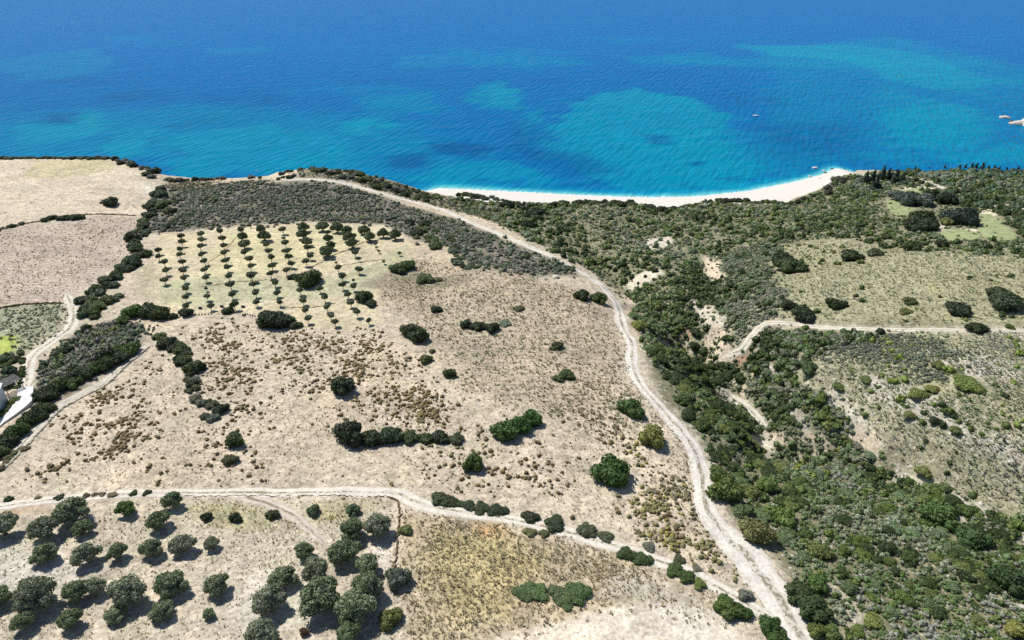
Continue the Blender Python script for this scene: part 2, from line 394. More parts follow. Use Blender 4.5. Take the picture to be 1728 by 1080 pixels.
# ------------------------------------------------------------------ ground sheet: what the soil is made of, field by field
TRACKS = {
 'main': ([(478,304),(520,303),(570,307),(640,325),(740,352),(800,378),(880,410),(960,448),(1010,478),(1040,512),(1048,545),(1065,580),(1068,620),(1086,655),(1125,700),(1165,748),(1183,800),(1190,850),(1214,892),(1255,935),(1292,980),(1325,1030),(1358,1085),(1400,1150)],
          [2.4,2.6,2.8,2.9,3,3,3.2,3.2,3.2,3.6,3.7,3.6,3.5,3.6,4.2,4.6,4.6,4.6,5.6,8.0,8.4,7.2,6.2,5.5]),
 'field': ([(-120,872),(0,855),(100,843),(250,833),(450,832),(650,832),(700,846),(760,861),(860,876),(960,899),(1080,935),(1160,966),(1220,996),(1275,1028),(1318,1050)], [2.6,2.6,2.6,2.6,2.8,3.0,3.3,3.2,3.0,2.9,2.8,2.8,2.9,3.0,3.2]),
 'left': ([(112,496),(124,528),(118,553),(82,580),(56,600),(46,628),(45,655)], [3.4,3.2,3.4,3.2,3.4,3.2,3.4]),
 'right': ([(1218,603),(1248,592),(1270,566),(1292,546),(1340,547),(1400,553),(1500,556),(1600,557),(1728,559),(1900,562)], [2.6,2.8,2.4,2.2,2.0,2.0,1.9,1.7,1.7,1.7]),
 'lane': ([(256,578),(215,611),(182,640),(145,660),(100,685),(72,713),(33,755),(0,787),(-60,850)], [1.9]*9),
 'coast': ([(478,304),(440,303),(380,308),(352,312)], [2.2,2.0,2.0,1.6]),
 'fork': ([(395,833),(440,846),(490,866),(520,892),(556,925)], [3.4,3.2,2.8,2.0,1.2]),
 'golf': ([(1532,300),(1562,307),(1582,314),(1600,320)], [2.6]*4),
 'cove': ([(1452,291),(1472,300),(1488,306)], [2.0]*3),
 'ravine': ([(1212,655),(1235,672),(1262,688),(1284,712),(1300,722)], [1.6,1.8,2.0,1.8,1.2]),
 'goat': ([(1398,985),(1418,1005),(1440,1035),(1452,1075),(1460,1110)], [1.0]*5),
}
TL = {}
for k, (pl, w) in TRACKS.items():
    P = pts(pl)[:, :2]; S = smooth_line(P, 0.8)
    sd = np.concatenate([[0], np.cumsum(np.linalg.norm(np.diff(P, axis=0), axis=1))]); ss = np.concatenate([[0], np.cumsum(np.linalg.norm(np.diff(S, axis=0), axis=1))])
    TL[k] = (S, np.interp(ss / ss[-1], sd / sd[-1], w), P)

zones = [  # colour as it looks in the sun, edge softness, weed specks, rows, stones, outline
 ((198,184,162), 6, .8, .12, .1, None),
 ((206,192,170), 2, .45, .15, .1, [(-300,262),(180,262),(218,282),(272,318),(240,362),(150,362),(0,386),(-300,400)]),
 ((196,186,150), 4, .6, .2, .1, [(60,272),(180,266),(200,285),(120,300),(40,300)]),
 ((194,178,164), 2, .8, 1.0, .1, [(-300,402),(0,388),(150,366),(238,366),(216,420),(170,470),(112,508),(0,514),(-300,520)]),
 ((148,150,124), 2, 1., .0, .3, [(-300,522),(0,516),(108,514),(126,540),(95,574),(50,598),(0,612),(-300,660)]),
 ((158,170,84), 1.5, .2, .0, .0, [(-60,566),(26,566),(30,580),(12,598),(-60,604)]),
 ((120,116,102), 4, 1., .0, .3, [(232,395),(262,340),(290,312),(420,306),(560,308),(640,328),(760,366),(860,408),(960,448),(985,466),(900,466),(790,462),(772,424),(700,402),(650,380),(540,374),(400,382),(270,392)]),
 ((176,164,148), 4, .8, .0, .6, [(330,325),(370,330),(355,375),(320,372)]),
 ((204,192,160), 1.5, .25, .35, .05, [(264,398),(400,384),(540,377),(650,381),(692,405),(700,430),(662,458),(642,480),(645,545),(600,556),(500,553),(430,528),(320,532),(280,532),(252,505),(266,440)]),
 ((206,197,158), 6, .15, .5, .0, [(380,392),(480,385),(590,385),(625,400),(545,440),(430,468),(345,470),(360,430)]),
 ((184,182,148), 3, .3, .3, .0, [(262,480),(320,468),(440,470),(560,470),(640,440),(690,408),(692,432),(640,475),(620,500),(500,500),(330,520),(268,512)]),
 ((176,168,138), 5, .9, .0, .2, [(240,450),(262,440),(256,500),(230,500)]),
 ((188,174,152), 12, .9, 1., .2, [(700,432),(780,442),(900,470),(1010,500),(1040,560),(1055,640),(1000,690),(860,690),(780,660),(740,600),(690,540),(642,500),(665,460)]),
 ((150,140,118), 6, 1., .1, .1, [(600,480),(660,455),(760,445),(800,470),(700,500)]),
 ((192,176,150), 4, .6, .1, .1, [(700,405),(760,415),(790,460),(720,470),(690,440)]),
 ((122,116,104), 3, 1., .0, .3, [(60,640),(130,556),(190,538),(246,558),(238,592),(150,650),(70,690),(20,750),(-20,770),(-20,745),(60,680)]),
 ((128,126,98), 3, 1., .0, .6, [(740,322),(1000,345),(1130,355),(1300,345),(1420,300),(1728,280),(2100,280),(2100,1100),(1900,1200),(1400,1200),(1370,1090),(1300,940),(1235,890),(1210,800),(1180,740),(1130,690),(1100,640),(1085,560),(1070,510),(1000,455),(880,398),(780,352)]),
 ((158,155,122), 5, .8, .0, .2, [(1240,432),(1330,412),(1400,402),(1560,420),(1728,430),(2000,430),(2000,552),(1728,552),(1400,545),(1310,538),(1240,505)]),
 ((156,153,124), 5, .9, .0, .35, [(1345,578),(1500,565),(2000,570),(2000,880),(1728,872),(1600,835),(1500,755),(1420,690),(1360,640)]),
 ((172,166,150), 4, .6, .0, 1., [(1540,585),(1640,590),(1728,610),(1728,650),(1620,630)]),
 ((180,174,160), 4, .6, .0, 1., [(1470,640),(1540,640),(1600,680),(1650,730),(1728,745),(1728,790),(1640,770),(1540,700),(1470,670)]),
 ((190,182,166), 3, .6, .0, 1., [(1400,655),(1440,675),(1490,740),(1460,750),(1420,720),(1380,690)]),
 ((196,188,172), 3, .5, .0, 1., [(1500,775),(1560,810),(1640,850),(1728,890),(1728,925),(1640,890),(1560,840),(1500,800)]),
 ((206,196,176), 1.5, .2, .0, 1., [(1050,480),(1110,450),(1122,462),(1095,480),(1062,490)]),
 ((204,194,176), 1.5, .3, .0, 1., [(1088,405),(1130,398),(1135,410),(1105,425),(1090,418)]),
 ((206,190,162), 2, .3, .0, 1., [(1185,430),(1215,440),(1222,470),(1205,480),(1190,455)]),
 ((206,196,176), 2.5, .4, .0, 1., [(1165,505),(1200,515),(1225,545),(1205,560),(1175,540)]),
 ((198,152,122), 1.2, .1, .0, .4, [(1136,545),(1150,548),(1168,565),(1158,568),(1142,556)]),
 ((196,150,120), 1.2, .2, .0, .4, [(1238,604),(1262,600),(1275,612),(1255,618)]),
 ((202,192,172), 1.5, .3, .0, 1., [(1280,618),(1300,616),(1305,632),(1285,640)]),
 ((208,198,178), 1.8, .3, .0, 1., [(1258,735),(1290,725),(1310,745),(1300,780),(1282,765)]),
 ((196,188,174), 1.8, .3, .0, 1., [(1335,690),(1352,700),(1368,740),(1350,735)]),
 ((194,183,163), 3, .8, .5, .2, [(-300,885),(0,862),(250,840),(640,838),(672,850),(668,970),(695,1200),(-300,1200)]),
 ((178,170,136), 4, .9, .2, .1, [(300,845),(640,842),(664,860),(560,880),(340,890)]),
 ((172,138,98), 3, .5, .0, .0, [(0,858),(60,850),(90,858),(40,868),(0,870)]),
 ((204,196,184), 5, .5, .2, .2, [(-100,905),(80,920),(170,960),(60,1000),(-100,990)]),
 ((206,197,182), 4, .5, .2, .3, [(440,960),(520,980),(560,1030),(430,1080),(380,1040)]),
 ((208,200,186), 2.5, .4, .0, .3, [(610,922),(664,928),(664,962),(630,955)]),
 ((184,169,140), 2, .5, .0, .1, [(690,872),(760,866),(900,890),(1060,933),(1150,985),(1230,1030),(1170,1022),(1060,1020),(960,1046),(850,1072),(800,1100),(700,1100),(680,960)]),
 ((186,172,126), 6, .5, .0, .0, [(740,900),(850,900),(930,950),(860,1040),(760,1040),(720,960)]),
 ((176,140,96), 3, .5, .0, .0, [(800,885),(850,890),(870,905),(820,905)]),
 ((186,176,160), 4, .8, .0, .4, [(1030,960),(1110,980),(1200,1025),(1080,1015),(1000,1010)]),
 ((222,209,190), 2.5, .2, .1, .2, [(800,1100),(850,1075),(960,1048),(1090,1016),(1180,1022),(1260,1075),(1280,1120),(1280,1250),(800,1250)]),
 ((224,214,198), 3, .1, .0, .2, [(1080,1022),(1160,1018),(1190,1040),(1230,1100),(1160,1110),(1140,1060)]),
 ((136,128,106), 3, .9, .0, .3, [(496,279),(550,276),(600,285),(650,301),(700,318),(750,330),(800,336),(830,366),(780,358),(700,336),(640,320),(570,302),(505,300)]),
 ((150,138,118), 3, .9, .0, .3, [(278,302),(450,302),(460,310),(350,318),(280,318)]),
 ((210,192,166), 2, .4, .0, .6, [(452,302),(470,285),(495,276),(512,284),(500,296),(470,306)]),
 ((210,200,182), 3, .3, .0, .4, [(235,305),(272,318),(262,335),(245,330)]),
 ((208,198,176), 2, .3, .0, .3, [(1515,322),(1535,313),(1575,316),(1588,326),(1570,320),(1540,318)]),
 ((208,196,172), 2, .3, .0, .3, [(1640,358),(1690,345),(1728,342),(1728,352),(1668,366)]),
 ((206,196,176), 2, .3, .0, .5, [(1580,376),(1600,374),(1590,388),(1655,386),(1650,392),(1580,392)]),
]
shp = GX.shape
WX = GX + 3.2 * fbm(GX, GY, 9, 101, 4); WY = GY + 3.2 * fbm(GX, GY, 9, 111, 4)
CC = np.zeros(shp + (3,)); SPK = np.zeros(shp); FUR = np.zeros(shp); STN = np.zeros(shp)
for c, soft, sp, fu, st, P in zones:
    c = np.array(c, float); c = alb((c + 0.06 * (c.mean() - c) + 8) * np.array([1.0, 0.992, 0.972]))
    if P is None:
        CC[:] = c; SPK[:] = sp; FUR[:] = fu; STN[:] = st; continue
    Pw = pts(P)[:, :2]
    m = (GX > Pw[:, 0].min() - 12) & (GX < Pw[:, 0].max() + 12) & (GY > Pw[:, 1].min() - 12) & (GY < Pw[:, 1].max() + 12)
    sc = min(1.0, soft / 3.0)
    sd = poly_sdf(GX[m] + (WX[m] - GX[m]) * sc, GY[m] + (WY[m] - GY[m]) * sc, Pw)
    w = sstep(soft * 0.5, -soft * 0.5, sd)
    CC[m] = CC[m] * (1 - w[:, None]) + c * w[:, None]
    for A, val in ((SPK, sp), (FUR, fu), (STN, st)): A[m] = A[m] * (1 - w) + val * w
# steep faces shed their plants: bare clay and limestone
gz_y, gz_x = np.gradient(ZG, ysg, xs)
slope = np.hypot(gz_x, gz_y)
bare = sstep(0.95, 1.4, slope + 0.35 * fbm(GX, GY, 6, 121, 3)) * (GY > 40)
CC = CC * (1 - bare[..., None]) + alb((200, 184, 158)) * bare[..., None]; SPK *= 1 - bare
clay = np.zeros(shp, bool)
for c, soft, sp, fu, st, P in zones:
    if P is not None and ((st >= 1.0 and soft <= 2.5) or c[0] in (198, 196) and soft == 1.2):
        Pw = pts(P)[:, :2]; m = (GX > Pw[:, 0].min() - 4) & (GX < Pw[:, 0].max() + 4) & (GY > Pw[:, 1].min() - 4) & (GY < Pw[:, 1].max() + 4)
        clay[m] |= poly_sdf(WX[m], WY[m], Pw) < 0.3
roadD = np.full(shp, 99.0)
for k, (S, W, P) in TL.items():
    x0, y0 = S.min(0) - 12; x1, y1 = S.max(0) + 12
    m = (GX > x0) & (GX < x1) & (GY > y0) & (GY < y1)
    d, par, _ = seg_dist(GX[m], GY[m], S[::3] if len(S) > 12 else S)
    roadD[m] = np.minimum(roadD[m], d - np.interp(par, np.arange(len(W[::3] if len(S) > 12 else W)), W[::3] if len(S) > 12 else W) / 2)
verge = sstep(2.2, 0.0, roadD + 2.2 * fbm(GX, GY, 5, 131, 3))
CC = CC * (1 - 0.55 * verge[..., None]) + alb((205, 193, 172)) * 0.55 * verge[..., None]
nx, ny = len(xs), len(ysg)
idx = np.arange(nx * ny).reshape(ny, nx)
F = np.stack([idx[:-1, :-1], idx[:-1, 1:], idx[1:, 1:], idx[1:, :-1]], -1).reshape(-1, 4)
V = np.stack([GX, GY, ZG], -1).reshape(-1, 3)
me = mesh_np('ground', V, F, {'Col': ('FLOAT_COLOR', CC.reshape(-1, 3)), 'speck': ('FLOAT', SPK), 'furrow': ('FLOAT', FUR), 'stone': ('FLOAT', STN)}, True, M_GROUND)
tag(link('ground', me), 'dry coastal plateau of fields, scrub and a ravine', kind='structure')

# ------------------------------------------------------------------ tracks and paths
def track(key, name, label, col, lift=0.09, nc=11):
    S, W, P = TL[key]; n = len(S)
    T = np.gradient(S, axis=0); T /= np.linalg.norm(T, axis=1)[:, None] + 1e-9; N = np.stack([-T[:, 1], T[:, 0]], -1)
    u = np.linspace(-1, 1, nc)
    wl_ = W * 0.5 * (1 + 0.5 * fbm(S[:, 0], S[:, 1], 4, 201, 3)); wr = W * 0.5 * (1 + 0.5 * fbm(S[:, 0], S[:, 1], 4, 211, 3))
    taper = np.minimum(1, np.minimum(np.arange(n), n - 1 - np.arange(n)) / 4.0) * 0.7 + 0.3
    off = np.where(u[None] < 0, u[None] * wl_[:, None], u[None] * wr[:, None]) * taper[:, None]
    X = S[:, 0:1] + N[:, 0:1] * off; Y = S[:, 1:2] + N[:, 1:2] * off
    Z = ground_z(X, Y) + lift - (lift + 0.08) * np.abs(u[None]) ** 6
    ix = np.arange(n * nc).reshape(n, nc)
    F = np.stack([ix[:-1, :-1], ix[:-1, 1:], ix[1:, 1:], ix[1:, :-1]], -1).reshape(-1, 4)
    me = mesh_np(name, np.stack([X, Y, Z], -1).reshape(-1, 3), F[:, ::-1], {'cross': ('FLOAT', np.broadcast_to(u, (n, nc))), 'Col': ('FLOAT_COLOR', np.broadcast_to(alb(col), (n * nc, 3)))}, True, M_TRACK)
    tag(link(name, me), label, kind='structure')
track('main', 'dirt_track', 'long pale dirt track curving from the cliff knoll to the lower right', (238,230,216))
track('field', 'dirt_track', 'beige dirt track above the lower olive orchard', (236,226,210), 0.11)
track('left', 'dirt_track', 'sandy track bending down to the white terrace at left', (234,224,208))
track('right', 'dirt_track', 'narrow pale track crossing the right hillside', (226,218,198), 0.12)
track('lane', 'path', 'narrow pale lane below the dark hedge at left', (222,213,198), 0.10)
track('coast', 'path', 'thin path along the cliff edge left of the knoll', (210,192,166))
track('fork', 'path', 'pinkish side track forking into the lower orchard', (216,202,186), 0.06)
track('golf', 'path', 'short white path above the rounded lawn at right', (222,214,200), 0.14)
track('cove', 'path', 'thin sandy path behind the beach corner', (218,208,190), 0.14)
track('ravine', 'path', 'white footpath in the middle of the ravine scrub', (222,214,198), 0.14)
track('goat', 'path', 'thin white trail through the scrub at the lower right', (206,198,180), 0.12)

# ------------------------------------------------------------------ beach
bx = np.arange(shw[0, 0] - 14, shw[-1, 0] + 8, 1.0)
yb, yss, inb = coast(bx)
tt = np.linspace(0, 1, 26)
wb = np.minimum(0.62 * (yss - yb), 9.0)
y0 = yb + wb * (0.72 + 0.25 * fbm(bx, bx * 0, 7, 221, 3)); y1 = yss + 7
BX = np.repeat(bx[:, None], 26, 1); BY = y0[:, None] + (y1 - y0)[:, None] * tt
BZ = ground_z(BX, BY) + 0.07 - 0.14 * ((tt == 0) | (tt == 1))
ix = np.arange(BX.size).reshape(BX.shape)
F = np.stack([ix[:-1, :-1], ix[1:, :-1], ix[1:, 1:], ix[:-1, 1:]], -1).reshape(-1, 4)
tag(link('beach', mesh_np('beach', np.stack([BX, BY, BZ], -1).reshape(-1, 3), F, None, True, M_SAND)), 'pale sandy beach curving along the turquoise bay', kind='structure')

# ------------------------------------------------------------------ sea
sx = np.concatenate([-np.geomspace(9000, 640, 26)[:-1], np.arange(-640, 640.1, 3.4), np.geomspace(640, 9000, 26)[1:]])
sy = [270.0]
while sy[-1] < 12000: sy.append(sy[-1] + (1.3 if sy[-1] < 372 else max(1.3, (sy[-1] - 372) * 0.014 + 1.3)))
sy = np.array(sy)
SX, SY = np.meshgrid(sx, sy)
ybS, ysS, inbS = coast(SX)
shd = SY - ysS
wX = SX + 24 * fbm(SX, SY, 55, 301, 6, 0.66) + 20 * fbm(SX, SY, 17, 303, 4, 0.65); wY = SY + 28 * fbm(SX, SY, 55, 311, 6, 0.66) + 22 * fbm(SX, SY, 17, 313, 4, 0.65)
DEEP = np.array([0.002, 0.120, 0.325]); MID = np.array([0.002, 0.135, 0.31]); TURQ = np.array([0.001, 0.225, 0.33]); SHAL = np.array([0.10, 0.42, 0.44]); DARK = np.array([0.002, 0.085, 0.235])
CS = np.zeros(SX.shape + (3,)) + DEEP
def blend(w, c): 
    global CS
    CS = CS * (1 - w[..., None]) + c * w[..., None]
blend(sstep(330, 30, shd + 60 * fbm(SX, SY, 120, 321, 4)) * 0.9, MID)
blend(sstep(0.12, 0.42, fbm(SX * 0.6, SY, 90, 371, 6, 0.6)) * sstep(900, 60, shd) * 0.5, TURQ)
blend(sstep(0.10, 0.40, fbm(SX * 0.7, SY, 70, 381, 6, 0.6)) * sstep(500, 40, shd) * 0.75, DARK)
turq = [(.45, 40, [(-300,200),(0,195),(300,180),(560,190),(760,230),(760,320),(500,300),(200,262),(-300,262)]), (.35, 40, [(1280,90),(1500,60),(1728,110),(1900,200),(1800,285),(1500,280),(1380,250),(1300,180)]),
 (.95, 12, [(1000,172),(1060,150),(1180,170),(1235,200),(1245,250),(1282,290),(1240,316),(1090,322),(970,300),(930,245),(962,200)]),
 (.9, 14, [(798,152),(845,136),(876,158),(862,186),(802,184)]), (.8, 16, [(310,222),(440,208),(540,228),(605,250),(570,290),(330,292),(288,252)]),
 (.95, 14, [(10,218),(150,190),(162,220),(80,248),(20,238)]), (.9, 12, [(170,236),(262,230),(268,264),(180,264)]),
 (.85, 14, [(1490,196),(1560,165),(1640,182),(1662,230),(1600,256),(1510,242)]), (.8, 20, [(1240,75),(1420,75),(1560,90),(1672,130),(1640,160),(1540,150),(1430,105),(1300,92)]),
 (.9, 10, [(570,208),(640,205),(640,232),(580,236)]), (.85, 10, [(890,186),(920,190),(915,240),(892,216)]), (.4, 20, [(600,165),(740,150),(760,185),(640,195)]),
 (.7, 8, [(700,312),(740,284),(860,276),(930,300),(900,318),(780,314)]), (.35, 25, [(1040,95),(1180,88),(1240,110),(1100,112)]), (.3, 20, [(0,100),(160,80),(200,120),(40,140)]),
 (.7, 10, [(1600,258),(1728,240),(1760,262),(1700,280),(1620,276)]), (.5, 20, [(1480,140),(1540,165),(1520,200),(1470,190)])]
for s, soft, P in turq:
    Pw = at_z(*np.array(P, float).T, 0.0); sd = poly_sdf(wX, wY, Pw)
    inner = 0.84 + 0.45 * fbm(SX, SY, 30, 361, 5, 0.6)
    blend(np.clip(s * sstep(soft * 0.55, -soft * 0.55, sd) * inner, 0, 1), TURQ)
dark = [(.8, 7, [(722,242),(780,236),(842,250),(800,266),(730,262)]), (.75, 8, [(640,264),(720,256),(730,286),(660,292)]), (.6, 9, [(890,252),(990,262),(1050,290),(960,296)]),
 (.5, 16, [(1270,215),(1350,205),(1460,212),(1450,265),(1320,278),(1285,250)]), (.5, 14, [(860,200),(925,215),(925,275),(860,270)]), (.8, 3, [(1164,273),(1182,272),(1180,279),(1166,278)]),
 (.7, 3, [(1205,300),(1250,296),(1245,304),(1210,304)]), (.7, 2.5, [(1150,308),(1166,307),(1162,312),(1152,312)]), (.5, 4, [(1085,226),(1140,228),(1150,248),(1100,242)]), (.6, 9, [(60,195),(130,190),(120,212),(60,212)])]
for s, soft, P in dark:
    Pw = at_z(*np.array(P, float).T, 0.0); sd = poly_sdf(SX + (wX - SX) * 0.3, SY + (wY - SY) * 0.3, Pw)
    blend(s * sstep(soft, -soft, sd), DARK)
blend(sstep(17, 3, shd + 6 * fbm(SX, SY, 14, 331, 3)) * inbS * 0.75, TURQ * 1.25)
CS *= 1 - np.array([0.0, 0.13, 0.11]) * sstep(520, 120, shd)[..., None]
blend(sstep(8, 0.5, shd + 2.5 * fbm(SX, SY, 10, 341, 3)) * inbS, SHAL)
foam = sstep(2.6, 0.4, shd + 1.6 * fbm(SX, SY, 6, 351, 3)) * (0.35 + 0.65 * inbS) * (shd > -4)
ix = np.arange(SX.size).reshape(SX.shape)
F = np.stack([ix[:-1, :-1], ix[:-1, 1:], ix[1:, 1:], ix[1:, :-1]], -1).reshape(-1, 4)
tag(link('sea', mesh_np('sea', np.stack([SX, SY, SX * 0], -1).reshape(-1, 3), F, {'Col': ('FLOAT_COLOR', CS.reshape(-1, 3)), 'foam': ('FLOAT', foam)}, True, M_SEA)), 'blue sea with turquoise sandy shallows', kind='structure')

# ------------------------------------------------------------------ lawns
def lawn(P, label):
    S = smooth_line(np.vstack([pts(P)[:, :2], pts(P[:1])[:, :2]]), 1.0); S = S + np.stack([fbm(S[:, 0], S[:, 1], 5, 401, 3), fbm(S[:, 0], S[:, 1], 5, 411, 3)], -1) * 2.2; c = S.mean(0); rings = 14; n = len(S)
    f = np.linspace(0.02, 1, rings)[:, None, None]; Q = c + (S[None] - c) * f
    m = (np.abs(GX - c[0]) < 40) & (np.abs(GY - c[1]) < 40); clay[m] |= poly_sdf(GX[m], GY[m], S[::3]) < 1.0
    Z = ground_z(Q[..., 0], Q[..., 1]) + 0.10; Z[-1] -= 0.2
    ix = np.arange(rings * n).reshape(rings, n); jn = np.roll(ix, -1, 1)
    F = np.stack([ix[:-1], ix[1:], jn[1:], jn[:-1]], -1).reshape(-1, 4)
    tag(link('lawn', mesh_np('lawn', np.dstack([Q, Z]).reshape(-1, 3), F, None, True, M_LAWN)), label, kind='structure')
lawn([(1492,336),(1520,338),(1545,350),(1540,362),(1512,364),(1500,352)], 'green lawn patch among dark trees at right')
lawn([(1522,322),(1545,316),(1570,318),(1580,326),(1560,332),(1535,330)], 'rounded pale green mound with a sandy rim')
lawn([(1642,362),(1668,360),(1690,372),(1715,392),(1712,404),(1680,404),(1655,396),(1648,380)], 'large yellowish green lawn near the right edge')
lawn([(1588,388),(1620,386),(1650,392),(1650,402),(1610,406),(1592,400)], 'flat pale green lawn below the round dark trees')

# ------------------------------------------------------------------ plant shapes
def ico(sub):
    bm = bmesh.new(); bmesh.ops.create_icosphere(bm, subdivisions=sub, radius=1.0)
    v = np.array([x.co[:] for x in bm.verts]); f = np.array([[x.index for x in p.verts] for p in bm.faces]); bm.free(); return v, f
ICO = {s: ico(s) for s in (1, 2, 3)}
def cut_low(V, F, zmin):
    keep = (V[F][:, :, 2].max(1) > zmin); F = F[keep]; used = np.unique(F); mp = np.zeros(len(V), int); mp[used] = np.arange(len(used)); return V[used], mp[F]
def blob(c, r, sub, rg, jit=0.16):
    V, F = ICO[sub]; k = 1 + jit * (rg.random(len(V)) * 2 - 1); return V * k[:, None] * r + c, F
def leaves(lobes, n, size, rg, zmin=0.0, spread=0.75, upb=0.15):
    C = np.array([l[0] for l in lobes]); Rr = np.array([np.broadcast_to(l[1], 3) for l in lobes]); w = (Rr.mean(1) ** 2); w /= w.sum()
    out = []; tries = 0
    while sum(map(len, out)) < n and tries < 12:
        tries += 1
        k = rg.choice(len(lobes), n, p=w); d = rg.normal(size=(n, 3)); d[:, 2] += upb; d /= np.linalg.norm(d, axis=1)[:, None]
        p = C[k] + d * Rr[k] * (0.86 + 0.26 * rg.random((n, 1)) ** 1.5)
        q = (p[:, None] - C[None]) / Rr[None]; ins = ((q ** 2).sum(-1) < 0.72).any(1)
        ok = (~ins) & (p[:, 2] > zmin); out.append(np.hstack([p[ok], d[ok]]))
    A = np.vstack(out)[:n]; p, d = A[:, :3], A[:, 3:]; m = len(p)
    nrm = d + rg.normal(size=(m, 3)) * spread; nrm /= np.linalg.norm(nrm, axis=1)[:, None]
    t = np.cross(nrm, rg.normal(size=(m, 3))); t /= np.linalg.norm(t, axis=1)[:, None]; b = np.cross(nrm, t)
    s = size * (0.6 + 0.8 * rg.random((m, 1)))
    V = np.stack([p - t * s, p - b * s * 0.6 + nrm * s * 0.15, p + t * s, p + b * s * 0.6 + nrm * s * 0.15], 1).reshape(-1, 3)
    i = np.arange(m) * 4; F = np.vstack([np.stack([i, i + 1, i + 2], -1), np.stack([i, i + 2, i + 3], -1)])
    return V, F, np.repeat(0.72 + 0.56 * rg.random(m), 4)
def plant(lobes, n, size, rg, core=2, zmin=0.0, coresc=0.9, spread=0.75, jit=0.16):
    Vs, Fs, Ts = [], [], []; o = 0
    for c, r in lobes:
        V, F = blob(np.array(c), np.array(np.broadcast_to(r, 3)) * coresc, core, rg, jit); V, F = cut_low(V, F, zmin - 0.02)
        V[:, 2] = np.maximum(V[:, 2], zmin - 0.06)
        Vs.append(V); Fs.append(F + o); Ts.append(0.8 + 0.4 * rg.random(len(V))); o += len(V)
    if n:
        V, F, T = leaves(lobes, n, size, rg, zmin, spread); Vs.append(V); Fs.append(F + o); Ts.append(T)
    return np.vstack(Vs), np.vstack(Fs), np.concatenate(Ts)
def plant_mesh(name, P): return mesh_np(name, P[0], P[1], {'Col': ('FLOAT_COLOR', np.repeat(P[2][:, None], 3, 1))}, False, M_FOL)
def tube(path, rad, k=6):
    path = np.array(path, float); n = len(path); V = []
    for i in range(n):
        t = path[min(i + 1, n - 1)] - path[max(i - 1, 0)]; t /= np.linalg.norm(t); a = np.cross(t, [0.3, 1, 0.1]); a /= np.linalg.norm(a); b = np.cross(t, a)
        for j in range(k):
            an = 2 * math.pi * j / k; V.append(path[i] + rad[i] * (math.cos(an) * a + math.sin(an) * b))
    F = [[i * k + j, i * k + (j + 1) % k, (i + 1) * k + (j + 1) % k, (i + 1) * k + j] for i in range(n - 1) for j in range(k)]
    return np.array(V), np.array(F)
def tubes_mesh(name, L):
    V, F, o = [], [], 0
    for p, r in L:
        v, f = tube(p, r); V.append(v); F.append(f + o); o += len(v)
    return mesh_np(name, np.vstack(V), np.vstack(F), None, True, M_BARK)

OL = []          # old olives, crown about 1 wide, feet at z = 0
for s in range(7):
    rg = np.random.default_rng(100 + s); lob = []
    nl = 13 + s % 4
    for i in range(nl):
        a = i * 2.4 + rg.random(); rr = 0.34 * math.sqrt((i + 0.2) / nl) * (0.85 + 0.25 * rg.random()); z = 0.53 - 0.7 * rr + 0.10 * rg.random()
        lob.append(((rr * math.cos(a), rr * math.sin(a), max(z, 0.24)), np.array([0.165, 0.165, 0.15]) * (0.7 + 0.5 * rg.random())))
    lob.append(((0, 0, 0.39), (0.29, 0.29, 0.22)))
    cr = plant_mesh('olive_crown', plant(lob, 1900, 0.030, rg, 2, 0.13, 0.84, 0.85, 0.25))
    lean = rg.normal(size=2) * 0.03
    L = [([(0, 0, -0.06), (0.01, 0, 0.1), (lean[0], lean[1], 0.24), (lean[0] * 1.5, lean[1] * 1.5, 0.42)], [0.06, 0.045, 0.036, 0.02])]
    for i in range(4):
        a = i * 1.6 + rg.random(); L.append(([(lean[0], lean[1], 0.2), (0.12 * math.cos(a), 0.12 * math.sin(a), 0.33), (0.24 * math.cos(a), 0.24 * math.sin(a), 0.46)], [0.03, 0.02, 0.008]))
    OL.append((cr, tubes_mesh('olive_trunk', L)))
YO = []          # young olives on a clear stem
for s in range(6):
    rg = np.random.default_rng(200 + s); lob = []
    for i in range(6):
        a = i * 1.25 + rg.random(); rr = 0.24 * (0.6 + 0.5 * rg.random())
        lob.append(((rr * math.cos(a), rr * math.sin(a), 0.62 + 0.16 * rg.random()), np.array([0.24, 0.24, 0.2]) * (0.75 + 0.4 * rg.random())))
    lob.append(((0, 0, 0.74), (0.26, 0.26, 0.22)))
    cr = plant_mesh('young_olive_crown', plant(lob, 420, 0.062, rg, 2, 0.36, 0.86, 0.8, 0.22))
    L = [([(0, 0, -0.08), (0.01, 0.01, 0.2), (0.0, 0.02, 0.5), (0, 0, 0.7)], [0.05, 0.036, 0.028, 0.012])]
    for i in range(3):
        a = i * 2.1 + rg.random(); L.append(([(0, 0, 0.32), (0.12 * math.cos(a), 0.12 * math.sin(a), 0.5), (0.2 * math.cos(a), 0.2 * math.sin(a), 0.64)], [0.022, 0.015, 0.006]))
    YO.append((cr, tubes_mesh('young_olive_trunk', L)))
SHB = []         # evergreen shrubs down to the ground: round, wide and ragged ones
for s in range(9):
    rg = np.random.default_rng(300 + s); lob = []; nl = 6 + s % 4
    hh = (0.36, 0.30, 0.42)[s % 3]
    for i in range(nl):
        a = i * 2.4 + rg.random(); rr = 0.33 * math.sqrt((i + 0.3) / nl) * (0.85 + 0.35 * rg.random())
        lob.append(((rr * math.cos(a), rr * math.sin(a), hh * (0.75 - 0.9 * rr + 0.2 * rg.random())), np.array([0.2, 0.2, 0.19]) * (0.75 + 0.5 * rg.random())))
    lob.append(((0, 0, hh * 0.55), (0.3, 0.3, hh * 0.75)))
    SHB.append(plant_mesh('shrub_foliage', plant(lob, 900, 0.04, rg, 2, 0.0, 0.88, 0.7, 0.2)))
